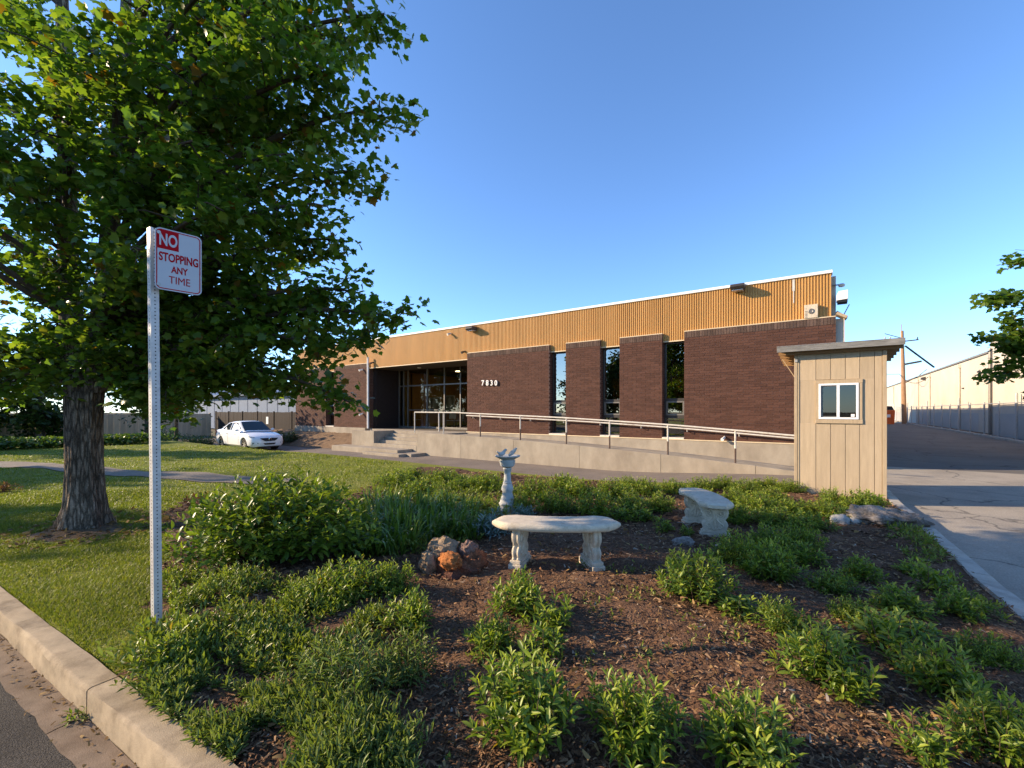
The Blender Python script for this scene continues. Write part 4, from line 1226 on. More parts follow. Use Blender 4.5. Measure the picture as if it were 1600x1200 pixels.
nm.polygons.foreach_set('use_smooth', [True]*len(nm.polygons)); nm.set_sharp_from_angle(angle=math.radians(38))
gh = [(-1.95, .60, 1.05, .70), (-1.55, .585, 1.21, .765), (-1.05, .57, 1.40, .80), (-.55, .565, 1.475, .81), (-.05, .565, 1.485, .81), (.22, .56, 1.46, .81), (.62, .60, 1.22, .80), (1.08, .62, .945, .76)]
b = MB(); rs = []
for x, wt, zt, wb in gh:
    zb = .93
    h = [(wb, zb), (wb-.02, zb+.03), (wt+.03, max(zt-.06, zb+.035)), (wt-.03, max(zt-.015, zb+.04)), (wt*.5, max(zt+.012, zb+.045)), (0, max(zt+.02, zb+.05))]
    rs.append([(x, y, z) for y, z in h]+[(x, -y, z) for y, z in h[-2::-1]])
nr = len(rs[0]); vs = [p for r in rs for p in r]; fs = []
for i in range(len(rs)-1):
    for k in range(nr-1): fs.append((i*nr+k, i*nr+k+1, (i+1)*nr+k+1, (i+1)*nr+k))
b.add(vs, fs)
ghb = obj('roof', b, M['car_paint'], car, local=True, smooth=True)
def yside(x, z):
    xs_ = [g_[0] for g_ in gh]
    wt = float(np.interp(x, xs_, [g_[1] for g_ in gh])); zt = float(np.interp(x, xs_, [g_[2] for g_ in gh])); wb = float(np.interp(x, xs_, [g_[3] for g_ in gh]))
    t = np.clip((z-.96)/max(zt-.06-.96, .05), 0, 1)
    return (wb-.02)+(wt+.03-wb+.02)*t
for s in (1, -1):
    for poly in ([(-1.40, 1.06), (-1.28, 1.13), (-.98, 1.32), (-.72, 1.395), (-.50, 1.41), (-.47, 1.02), (-.9, 1.03)],
                 [(-.40, 1.02), (-.42, 1.41), (0, 1.415), (.17, 1.385), (.55, 1.16), (.74, 1.03), (.74, 1.0)]):
        b = MB(); b.prism(poly, lambda p: (p[0], s*(yside(*p)+.010), p[1]), lambda p: (p[0], s*(yside(*p)-.01), p[1]))
        obj('side_window', b, M['car_glass'], car, local=True)
b = MB(); b.grid([[(.99-.70*t, y*(.66-.13*t), .995+.455*t+.02*(1-abs(y))) for y in (-1, -.5, 0, .5, 1)] for t in (0, .33, .66, 1)])
b.v = [(x+.012, y, z+.012) for x, y, z in b.v]
obj('windscreen', b, M['car_glass'], car, local=True, smooth='all')
b = MB(); b.grid([[(-1.80+.66*t, y*(.58-.06*t), 1.12+.26*t+.02*(1-abs(y))) for y in (-1, 0, 1)] for t in (0, .5, 1)]); b.v = [(x-.012, y, z+.014) for x, y, z in b.v]
obj('rear_window', b, M['car_glass'], car, local=True, smooth='all')
for x in WX:
    for s in (1, -1):
        b = MB(); n = 28
        tor = [(.20, .60), (.30, .60), (.318, .63), (.318, .79), (.30, .82), (.215, .825), (.205, .81)]
        vs = []; fs = []
        for r, y in tor:
            for k in range(n):
                a = 2*math.pi*k/n; vs.append((x+r*math.cos(a), s*y, .318+r*math.sin(a)))
        for i in range(len(tor)-1):
            for k in range(n): fs.append((i*n+k, i*n+(k+1) % n, (i+1)*n+(k+1) % n, (i+1)*n+k))
        b.add(vs, fs); wl = obj('wheel', b, M['tyre'], car, local=True, smooth=True)
        b = MB(); b.prism([(.21*math.cos(2*math.pi*k/20), .21*math.sin(2*math.pi*k/20)) for k in range(20)], lambda p: (x+p[0], s*.74, .318+p[1]), lambda p: (x+p[0], s*.755, .318+p[1]))
        for k in range(7):
            a = 2*math.pi*k/7; c_ = Vector((math.cos(a), 0, math.sin(a)))
            b.bar(Vector((x, s*.79, .318)), Vector((x, s*.80, .318))+c_*.195, .05, .03, up=(0, 1, 0))
        b.prism([(.055*math.cos(2*math.pi*k/12), .055*math.sin(2*math.pi*k/12)) for k in range(12)], lambda p: (x+p[0], s*.75, .318+p[1]), lambda p: (x+p[0], s*.812, .318+p[1]))
        obj('rim', b, M['rim'], wl, local=True)
        b = MB(); b.prism([(.35*math.cos(2*math.pi*k/20), .35*math.sin(2*math.pi*k/20)) for k in range(20)], lambda p: (x+p[0], s*.60, .335+p[1]), lambda p: (x+p[0], s*.605, .335+p[1]))
        obj('wheel_well', b, M['black'], car, local=True)
b = MB(); b.box(-1.7, -.6, .15, 1.9, .6, .19); obj('underbody', b, M['black'], car, local=True)
for s in (1, -1):
    P = [[(1.83, s*.835, .70), (1.98, s*.78, .705), (2.12, s*.66, .66)], [(1.60, s*.862, .79), (1.86, s*.835, .765), (2.085, s*.66, .715)]]
    b = MB(); b.grid(P); b.v = [(x+.02, y+s*.016, z+.012) for x, y, z in b.v]; obj('headlight', b, M['lamp_glass'], car, local=True, smooth='all')
    b = MB(); b.grid([[(-2.02, s*.835, .80), (-2.20, s*.72, .80)], [(-1.86, s*.855, .96), (-2.14, s*.75, .97)]]); b.v = [(x-.01, y+s*.014, z) for x, y, z in b.v]; obj('taillight', b, M['red_lamp'], car, local=True)
    b = MB(); b.lathe([(.0, -.06), (.07, -.05), (.09, 0), (.07, .06), (0, .07)], (0, 0, 0), 10); b.v = [(.70+x*.8, s*(.90+y*1.1), 1.03+z) for x, y, z in b.v]; obj('mirror', b, M['car_paint'], car, local=True, smooth=True)
    b = MB(); b.grid([[(2.05, s*.74, .37), (2.18, s*.52, .36)], [(2.07, s*.74, .44), (2.2, s*.52, .43)]]); b.v = [(x+.03, y+s*.03, z) for x, y, z in b.v]; obj('fog_lamp_recess', b, M['black'], car, local=True)
    for x in (-.62, .34):
        b = MB(); b.box(x-.09, s*.876-.012, .84, x+.09, s*.876+.012, .87); obj('door_handle', b, M['car_paint'], car, local=True)
    for x in (-.45, .78, -1.15):
        b = MB(); b.box(x-.004, s*.866-.01, .26, x+.004, s*.8745+.001, .95); obj('door_seam', b, M['black'], car, local=True)
b = MB(); b.grid([[(2.17, -.46, .655), (2.205, 0, .665), (2.17, .46, .655)], [(2.235, -.36, .575), (2.255, 0, .575), (2.235, .36, .575)], [(2.25, -.24, .505), (2.262, 0, .505), (2.25, .24, .505)]]); b.v = [(x+.018, y, z) for x, y, z in b.v]
gr = obj('grille', b, M['black'], car, local=True, smooth='all')
b = MB(); b.lathe([(.07, 0), (.07, .012), (.05, .02), (.05, 0)], (0, 0, 0), 16); b.v = [(2.275+z, x, .60+y) for x, y, z in b.v]; obj('badge', b, M['chrome'], gr, local=True, smooth=True)
b = MB(); b.grid([[(2.20, -.55, .33), (2.262, 0, .32), (2.20, .55, .33)], [(2.21, -.55, .40), (2.268, 0, .40), (2.21, .55, .40)]]); obj('lower_grille', b, M['black'], car, local=True)
b = MB(); b.box(2.265, -.16, .405, 2.285, .16, .50); obj('number_plate', b, M['plate'], car, local=True)
b = MB(); b.bar((.97, -.1, 1.012), (.80, .5, 1.10), .02, .02); b.bar((.97, -.6, 1.0), (.85, -.1, 1.09), .02, .02); obj('wiper', b, M['black'], car, local=True)

# ================================================================== no stopping sign
SD = 3.08
sp = at(245, 990, SD); sp.z = float(gz(sp.x, sp.y))
al = math.radians(49); ap = math.radians(60)
def axes(a):
    e = Vector((math.cos(a)*CT-math.sin(a)*ST, math.cos(a)*ST+math.sin(a)*CT, 0))
    n = Vector((math.sin(a)*CT+math.cos(a)*ST, math.sin(a)*ST-math.cos(a)*CT, 0))
    return e, n
sign = thing('no_stopping_sign', sp, 'white no stopping sign with red lettering on a perforated steel post at the lawn edge', 'sign')
e, n = axes(ap)
PWD = 0.0245
PH = 2.842
TILT = Vector((-0.030*CT, -0.030*ST, 0))/2.9
def pp(a, c, z): 
    q = sp+e*a+n*c+Vector((0, 0, z))+TILT*z
    return (q.x, q.y, q.z)
b = MB()
cell = 0.0254; hr_ = 0.0046
for fx_, fn in ((e, n), (n, -e), (-e, -n), (-n, e)):
    def fp(s, z):
        q = sp+fx_*s+fn*PWD+Vector((0, 0, z))+TILT*z; return (q.x, q.y, q.z)
    z = -0.3; 
    while z < PH-0.001:
        z1 = min(z+cell, PH)
        zc = z+cell/2
        sq = [(-PWD, z), (0, z), (PWD, z), (PWD, zc), (PWD, z1), (0, z1), (-PWD, z1), (-PWD, zc)]
        ang = [225, 270, 315, 0, 45, 90, 135, 180]
        hl = [(hr_*math.cos(math.radians(a)), zc+hr_*math.sin(math.radians(a))) for a in ang]
        vs = [fp(*p) for p in sq]+[fp(*p) for p in hl]
        b.add(vs, [(k, (k+1) % 8, 8+(k+1) % 8, 8+k) for k in range(8)])
        z += cell
obj('post', b, M['post_steel'], sign, normals=False)
b = MB(); iw = PWD-0.004
b.add([pp(-iw, -iw, -0.3), pp(iw, -iw, -0.3), pp(iw, iw, -0.3), pp(-iw, iw, -0.3), pp(-iw, -iw, PH-.004), pp(iw, -iw, PH-.004), pp(iw, iw, PH-.004), pp(-iw, iw, PH-.004)],
      [(0, 1, 5, 4), (1, 2, 6, 5), (2, 3, 7, 6), (3, 0, 4, 7), (4, 5, 6, 7)])
obj('post_core', b, M['black'], sign)
# plate
PW, PHT = 0.272, 0.430
pe, pn = axes(al)
p0 = at(241.5, 450.5, 3.015)
def sp3(x, z, o=0.0):
    q = p0+pe*x+pn*o+Vector((0, 0, z)); return (q.x, q.y, q.z)
def rrect(x0, z0, x1, z1, r, k=6):
    pts = []
    for cx_, cz_, a0 in ((x1-r, z1-r, 0), (x0+r, z1-r, 90), (x0+r, z0+r, 180), (x1-r, z0+r, 270)):
        for i in range(k+1):
            a = math.radians(a0+90*i/k); pts.append((cx_+r*math.cos(a), cz_+r*math.sin(a)))
    return pts
b = MB(); b.prism(rrect(0, 0, PW, PHT, 0.034), lambda p: sp3(*p, 0.0), lambda p: sp3(*p, 0.0025))
plate = obj('plate', b, M['sign_white'], sign)
b = MB()
o_, i_ = rrect(0.008, 0.008, PW-0.008, PHT-0.008, 0.028), rrect(0.0145, 0.0145, PW-0.0145, PHT-0.0145, 0.0215)
nn = len(o_)
b.add([sp3(*p, 0.0031) for p in o_]+[sp3(*p, 0.0031) for p in i_], [(k, (k+1) % nn, nn+(k+1) % nn, nn+k) for k in range(nn)])
obj('border', b, M['sign_red'], plate)
b = MB(); blk = [(0.0150, PHT-0.144), (0.135, PHT-0.144), (0.135, PHT-0.0150)]+[p for p in i_ if p[0] < 0.04 and p[1] > PHT-0.04]
b.add([sp3(*p, 0.0033) for p in blk], [tuple(range(len(blk)))])
obj('red_block', b, M['sign_red'], plate)
def sign_text(body, xc, zb, cap, width, mt, bold=0.0, off=0.0040):
    R = Matrix((( pe.x, 0, pn.x), (pe.y, 0, pn.y), (0, 1, 0))).to_4x4()
    q = Vector(sp3(xc, zb, off))
    o = text_mesh(body, cap/0.70, mt, plate, Matrix.Identity(4), 'lettering', 0.0002, 1.0, bold)
    m = o.data
    m.transform(Matrix.Translation(root_loc(plate)))
    xs_ = [v.co.x for v in m.vertices]; zs_ = [v.co.y for v in m.vertices]
    sx = width/(max(xs_)-min(xs_)); sz = cap/(max(zs_)-min(zs_))
    xm_ = (max(xs_)+min(xs_))/2; z0_ = min(zs_)
    m.transform(Matrix.Diagonal((sx, sz, 1, 1)) @ Matrix.Translation((-xm_, -z0_, 0)))
    m.transform(Matrix.Translation(q) @ R)
    m.transform(Matrix.Translation(-root_loc(plate)))
sign_text('NO', 0.076, PHT-0.122, 0.088, 0.102, M['sign_white'], 0.0035, 0.0042)
sign_text('STOPPING', 0.137, PHT-0.228, 0.062, 0.228, M['sign_red'], 0.0025)
sign_text('ANY', 0.140, PHT-0.302, 0.049, 0.098, M['sign_red'], 0.0018)
sign_text('TIME', 0.140, PHT-0.377, 0.051, 0.124, M['sign_red'], 0.0)
b = MB()
for z in (0.035, PHT-0.035): b.prism([(0.012*math.cos(k)+0.022, z+0.012*math.sin(k)) for k in [2*math.pi*i/8 for i in range(8)]], lambda p: sp3(*p, 0.0026), lambda p: sp3(*p, 0.008))
obj('bolt', b, M['galv'], plate)

# ================================================================== stone benches
def bench(name, loc, v, label, Rm=1.75, half=0.60, dep=0.39, seed=1):
    rz_ = math.atan2(v.y, v.x)-math.pi/2
    t = thing(name, loc, label, 'bench', rz=rz_)
    rnd = random.Random(seed)
    bt = math.asin(half/Rm)
    def sp_(r, a, z): return ((Rm+r)*math.sin(a), (Rm+r)*math.cos(a)-Rm, z)
    # seat: rounded slab on an arc
    b = MB(); na = 30; prof = []
    hw = dep/2; z0, z1 = 0.395, 0.470
    for k in range(9): a = -math.pi/2+math.pi*k/8; prof.append((hw-0.030+0.034*math.cos(a), (z0+z1)/2+(z1-z0)/2*math.sin(a)))
    for q in (0.6, 0.2, -0.2, -0.6): prof.append((hw*q, z1+0.003*math.sin(q*9)))
    for k in range(9): a = math.pi/2+math.pi*k/8; prof.append((-hw+0.030+0.034*math.cos(a), (z0+z1)/2+(z1-z0)/2*math.sin(a)))
    npf = len(prof); vs = []; fs = []
    for i in range(na+1):
        f = i/na; a = -bt+2*bt*f
        en = min(f, 1-f)*na
        sh = float(np.interp(en, [0, .5, 1, 3.9, 4.0], [.50, .58, .60, 1.0, 1.0]))
        for r, z in prof:
            zz = (z0+z1)/2+(z-(z0+z1)/2)*float(np.interp(en, [0, 1, 2], [.5, .92, 1.0]))
            j = 0.003*noise.noise(Vector((r*14, a*14, z*14+seed)))
            vs.append(sp_(r*sh+j, a, zz+j))
    for i in range(na):
        for k in range(npf):
            k2 = (k+1) % npf; fs.append((i*npf+k, i*npf+k2, (i+1)*npf+k2, (i+1)*npf+k))
    fs.append(tuple(range(npf-1, -1, -1))); fs.append(tuple(range(na*npf, (na+1)*npf)))
    b.add(vs, fs); obj('seat', b, M['stone'], t, local=True, smooth=True)
    # scrolled legs
    half_w = [(0.0, .165), (.065, .165), (.068, .150), (.10, .150), (.104, .128), (.125, .120), (.15, .128), (.175, .136), (.20, .126), (.218, .104), (.235, .100), (.26, .118), (.29, .135), (.325, .142), (.36, .136), (.38, .128), (.397, .128)]
    for s in (-1, 1):
        a = s*bt*0.58
        c_ = Vector(sp_(0, a, 0)); a *= 1.45; rad = Vector((math.sin(a), math.cos(a), 0)); tan = Vector((math.cos(a), -math.sin(a), 0))
        out = [(w_, z) for z, w_ in half_w]+[(-w_, z) for z, w_ in reversed(half_w)]
        b = MB(); th = 0.043
        b.prism([p for p in out], lambda p: c_+rad*p[0]-tan*th+Vector((0, 0, p[1])), lambda p: c_+rad*p[0]+tan*th+Vector((0, 0, p[1])))
        lg = obj('leg', b, M['stone'], t, local=True, bevel=0.006)
        b = MB()
        b.cbox(c_+Vector((0, 0, 0.03)), rad*0.175, tan*0.064, (0, 0, 0.037)); b.cbox(c_+Vector((0, 0, 0.084)), rad*0.158, tan*0.054, (0, 0, 0.0165))
        obj('plinth', b, M['stone'], lg, local=True, bevel=0.006)
        b = MB()
        mid = [q for q in half_w if q[0] >= 0.104]
        for e_ in (-1, 1):
            for w_ in (-0.024, 0.024):
                b.tube([c_+rad*(e_*(q[1]-0.002))+tan*w_+Vector((0, 0, q[0])) for q in mid], 0.017, 6)
        for e_ in (-1, 1):
            for m_ in (-1, 1):
                for (r0, zc, turns, R0, flip) in ((0.070, .315, 1.6, .050, 1), (0.070, .165, 1.2, .036, -1)):
                    pts = []
                    for k in range(19):
                        f = k/18; ph = flip*(math.pi*0.5+turns*2*math.pi*f); R_ = R0*(1-0.78*f)
                        pts.append(c_+rad*(m_*(r0+R_*math.cos(ph)))+tan*(e_*(th+0.001))+Vector((0, 0, zc+R_*math.sin(ph))))
                    b.tube(pts, 0.0115, 6)
                b.tube([c_+rad*(m_*x)+tan*(e_*(th+0.001))+Vector((0, 0, z)) for x, z in ((.012, .375), (.020, .33), (.012, .27), (.030, .225), (.055, .20), (.040, .145), (.012, .115))], 0.013, 6)
            b.tube([c_+rad*x+tan*(e_*(th+0.001))+Vector((0, 0, z)) for x, z in ((0, .36), (0, .30), (0.0, .24), (0, .13))], 0.012, 5)
        obj('carving', b, M['stone'], lg, local=True, smooth=True)
    return t
bp1 = UD(0.432, 4.30); bp1.z = float(gz(bp1.x, bp1.y))+0.005
bench('stone_bench', bp1, UD(-0.06, -1), 'curved pale stone bench on two scrolled legs beside the brown lava rock', seed=3)
bp2 = UD(2.55, 5.72); bp2.z = float(gz(bp2.x, bp2.y))+0.005
bench('stone_bench', bp2, UD(1, -0.06), 'curved grey stone bench seen end on, in front of the shrubs left of the hut', half=0.575, seed=8)

# pedestal with two small birds
pq = UD(-0.07, 6.75); pq.z = float(gz(pq.x, pq.y))
bb = thing('bird_bath', pq, 'grey stone bird bath on a turned pedestal with two small birds on its rim', 'bird bath')
b = MB(); b.lathe([(.175, -.03), (.175, .05), (.15, .07), (.128, .10), (.134, .14), (.118, .16), (.10, .22), (.078, .30), (.078, .325), (.095, .355), (.087, .40), (.066, .45), (.072, .46), (.058, .475), (.054, .55), (.05, .62), (.058, .63), (.060, .66), (.068, .67), (.06, .69), (.10, .715)], tuple(pq), 24)
obj('pedestal', b, M['stone_grey'], bb, smooth=True)
b = MB(); b.lathe([(.05, .70), (.105, .716), (.118, .76), (.122, .80), (.108, .815), (.122, .826), (.185, .858), (.196, .868), (.194, .880), (.178, .882), (.10, .858), (0, .85)], tuple(pq), 28)
obj('bowl', b, M['stone_grey'], bb, smooth=True)
def bird(c, hd, name='bird_figure'):
    hd = Vector(hd).normalized(); b = MB()
    pts = [c+hd*x+Vector((0, 0, z)) for x, z in ((-.10, .075), (-.07, .055), (-.04, .03), (0, .035), (.035, .05), (.055, .075), (.075, .088), (.09, .086), (.105, .08))]
    b.tube(pts, [.008, .013, .028, .036, .031, .022, .022, .014, .002], 10)
    obj(name, b, M['stone_grey'], bb, smooth=True)
xu = Vector((CT, ST, 0)); fd = Vector((-ST, CT, 0))
bird(pq+xu*-.085-fd*.05+Vector((0, 0, .875)), xu*0.7+fd*0.6)
b = MB(); c_ = pq+xu*.075-fd*.04+Vector((0, 0, .875))
b.tube([c_+xu*x+Vector((0, 0, z)) for x, z in ((-.055, .0), (-.03, .025), (0, .05), (.03, .08), (.05, .105), (.062, .112), (.075, .105))], [.012, .028, .034, .028, .021, .016, .002], 10)
obj('bird_figure', b, M['stone_grey'], bb, smooth=True)

# ================================================================== rocks
def lump(b, c, r, seed, amp_=0.22, sub=4, sq=1.0, fr=1.6):
    bm = bmesh.new(); bmesh.ops.create_icosphere(bm, subdivisions=sub, radius=1.0)
    off = Vector((seed*3.7, seed*1.3, seed*7.1)); vs = []
    for v in bm.verts:
        d = v.co.normalized()
        k = 1+amp_*noise.fractal(d*fr+off, 1.0, 2.0, 4)+0.35*amp_*noise.cell(d*3.1+off)+0.08*amp_*noise.noise(d*14+off)
        q = d*k
        vs.append((c[0]+q.x*r[0], c[1]+q.y*r[1], c[2]+q.z*r[2]*sq))
    b.add(vs, [tuple(v.index for v in f.verts) for f in bm.faces]); bm.free()
rk = at(703, 905, 4.25); rk.z = float(gz(rk.x, rk.y))
rock = thing('lava_rock', rk, 'rough brown and orange lava rock lying left of the stone bench', 'rock')
def rl(px, py, d, r, seed, m_, name):
    c = at(px, py, d); b = MB(); lump(b, c, r, seed, 0.24, fr=2.3)
    return obj(name, b, M[m_], rock, smooth=True)
rl(708, 890, 4.33, (.275, .21, .20), 1, 'lava', 'rock_body')
rl(741, 884, 4.30, (.12, .15, .16), 7, 'lava', 'rock_lobe')
rl(691, 861, 4.36, (.165, .15, .125), 2, 'tan_rock', 'rock_lobe')
rl(671, 880, 4.25, (.085, .10, .125), 3, 'tan_rock', 'rock_lobe')
rl(704, 876, 4.15, (.12, .085, .085), 4, 'orange_rock', 'rock_lobe')
rl(732, 862, 4.32, (.095, .10, .10), 5, 'purple_rock', 'rock_lobe')
def simple_rock(name, px, py, d, r, seed, m_, label, amp_=0.25, group=None):
    c = at(px, py, d); c.z = float(gz(c.x, c.y)); b = MB(); lump(b, (c.x, c.y, c.z+r[2]*0.55), r, seed, amp_)
    return tag(obj(name, b, M[m_], None, smooth=True, loc=c), label, 'rock', group)
c = at(1380, 835, 6.05); b = MB(); c.z = float(gz(c.x, c.y))
lump(b, (c.x-0.10, c.y-0.08, c.z+.10), (.34, .22, .15), 21, 0.34); lump(b, (c.x+0.20, c.y+0.08, c.z+.06), (.26, .18, .12), 22, 0.34)
tag(obj('flat_rock', b, M['grey_rock'], None, smooth=True, loc=c), 'flat dark grey brown rock near the driveway kerb in front of the hut', 'rock')
simple_rock('round_stone', 1312, 840, 6.1, (.118, .11, .092), 31, 'pale_stone', 'larger pale round stone left of the flat dark rock', 0.10)
simple_rock('round_stone', 1335, 842, 6.05, (.078, .078, .072), 32, 'pale_stone', 'smaller pale round stone touching the flat dark rock', 0.10)
simple_rock('half_buried_rock', 1068, 862, 5.0, (.13, .11, .06), 33, 'grey_rock', 'grey half buried rock behind the rounded shrub near the curved bench', 0.3)

# small irrigation riser by the second bench
c = at(1077, 842, 5.35); c.z = float(gz(c.x, c.y))
ir = thing('irrigation_riser', c, 'thin bent grey irrigation tube with a pale nozzle in front of the end on bench', 'irrigation tube')
b = MB(); b.tube([c, c+Vector((-.01, 0, .06)), c+Vector((-.02, .01, .13)), c+Vector((-.08, .02, .17)), c+Vector((-.15, .03, .16))], .006, 6); obj('tube', b, M['alu'], ir, smooth=True)
b = MB(); b.tube([c+Vector((0, 0, -.01)), c+Vector((0, 0, .045))], .014, 8); obj('nozzle', b, M['plate'], ir)

# ================================================================== left background: fences and shed
def board_fence(name, a, c, h, bw, m_, label, z0, gap=0.006):
    a = Vector(a); c = Vector(c); d = (c-a); Ln = d.length; d.normalize(); nn_ = Vector((-d.y, d.x, 0))
    t = thing(name, ((a+c)/2).to_tuple()[:2]+(z0,), label, 'fence')
    nb = int(Ln/bw); um_ = None
    org = root_loc(t)
    for i in range(nb):
        p = a+d*(bw*(i+0.5))
        if um_ is None:
            b = MB(); b.cbox((0, 0, h/2), d*(bw/2-gap/2), nn_*0.012, (0, 0, h/2)); o = obj('fence_board', b, M[m_], t, local=True); um_ = o.data
        else:
            o = bpy.data.objects.new('fence_board', um_); COL.objects.link(o); o.parent = t
        o.location = Vector((p.x, p.y, z0+random.uniform(-0.012, 0.012)))-org+nn_*random.uniform(-.006, .006)
    for k in range(int(Ln/2.4)+1):
        p = a+d*min(2.4*k, Ln-0.05); b = MB(); b.cbox((p.x, p.y, z0+h/2+0.02), d*0.05, nn_*0.05, (0, 0, h/2+0.04)); obj('post', b, M[m_], t)
    for z in (0.3, h-0.25):
        b = MB(); b.bar(a+nn_*0.03+Vector((0, 0, z0+z)), c+nn_*0.03+Vector((0, 0, z0+z)), 0.03, 0.09); obj('rail', b, M[m_], t)
    return t
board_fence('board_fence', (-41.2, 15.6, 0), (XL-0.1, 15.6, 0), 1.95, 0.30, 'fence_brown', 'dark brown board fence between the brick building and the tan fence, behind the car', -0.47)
board_fence('board_fence', (-41.3, -16, 0), (-41.3, 15.4, 0), 1.85, 0.34, 'fence_tan', 'tan board fence beyond the lawn on the far left', -0.5)
sh = thing('pale_shed', (-55, 24, -0.5), 'pale blue metal shed roof and wall showing above the brown fence', 'building')
b = MB(); b.box(-78, 22, -0.5, -36, 40, 3.3); obj('wall', b, M['blue_shed'], sh)
b = MB(); b.prism([(21.4, 3.2), (21.4, 3.35), (31, 4.9), (40.5, 3.35), (40.5, 3.2)], lambda p: (-78.4, p[0], p[1]), lambda p: (-35.6, p[0], p[1])); obj('roof', b, M['blue_shed'], sh)
for k in range(20):
    b = MB(); b.box(-77.5+k*2.1, 21.97, -0.4, -77.42+k*2.1, 21.998, 3.15); obj('wall_rib', b, M['blue_shed'], sh)
b = MB(); c = at(418, 656, 31.5); b.box(c.x-.12, 15.57, c.z-.30, c.x+.20, 15.582, c.z+.22); tag(obj('fence_notice', b, M['plate']), 'small white notice fixed to the dark brown fence right of the car', 'notice')
# ================================================================== vegetation
def norm(a): return a/np.maximum(np.linalg.norm(a, axis=-1, keepdims=True), 1e-9)
def frames(d, up):
    y = norm(d); x = np.cross(y, up); bad = np.linalg.norm(x, axis=1) < 1e-4
    x[bad] = np.cross(y[bad], np.array([1.0, 0.3, 0.2])); x = norm(x); z = np.cross(x, y)
    return np.stack([x, y, z], -1)
def scatter(T, F, pos, R, s):
    s = np.asarray(s, float)
    if s.ndim == 1: s = np.repeat(s[:, None], 3, 1)
    V = np.einsum('nij,nkj->nki', R, T[None]*s[:, None, :])+pos[:, None, :]
    n = len(pos); k = len(T)
    FF = (F[None]+(np.arange(n)*k)[:, None, None]).reshape(-1, F.shape[1])
    return V.reshape(-1, 3), FF

LANCE8 = (np.array([[0,0,0],[0,.38,-.03],[0,.74,-.06],[0,1,-.16],[.5,.40,.05],[-.5,.40,.05],[.42,.72,0.0],[-.42,.72,0.0]]),
          np.array([[0,4,1],[0,1,5],[1,4,6],[1,6,2],[1,2,7],[1,7,5],[2,6,3],[2,3,7]]))
LANCE4 = (np.array([[0,0,0],[0,.55,-.06],[0,1,-.14],[.5,.52,.05],[-.5,.52,.05]]), np.array([[0,3,1],[1,3,2],[0,1,4],[1,2,4]]))
BLADE = (np.array([[-.5,0,0],[.5,0,0],[.38,.55,.06],[-.38,.55,.06],[0,1,.30]]), np.array([[0,1,2],[0,2,3],[3,2,4]]))
def maple(detail=True):
    if detail:
        o = [(0,-.10),(.22,-.02),(.50,.04),(.40,.24),(.56,.50),(.30,.58),(0,1.0),(-.30,.58),(-.56,.50),(-.40,.24),(-.50,.04),(-.22,-.02)]
    else:
        o = [(0,-.1),(.44,.08),(.30,.28),(.42,.55),(0,1.0),(-.42,.55),(-.30,.28),(-.44,.08)]
    V = [(0,.30,.03)]+[(x,y,-.10*(x*x+(y-.3)**2)*2.2) for x,y in o]
    n = len(o); F = [(0,1+k,1+(k+1)%n) for k in range(n)]
    return np.array(V, float), np.array(F)
MAPLE = maple(); MAPLE_LO = maple(False)
QUADLEAF = (np.array([[0,0,0],[.45,.5,.08],[0,1,-.1],[-.45,.5,.08]]), np.array([[0,1,2],[0,2,3]]))
UP = np.array([0, 0, 1.0])

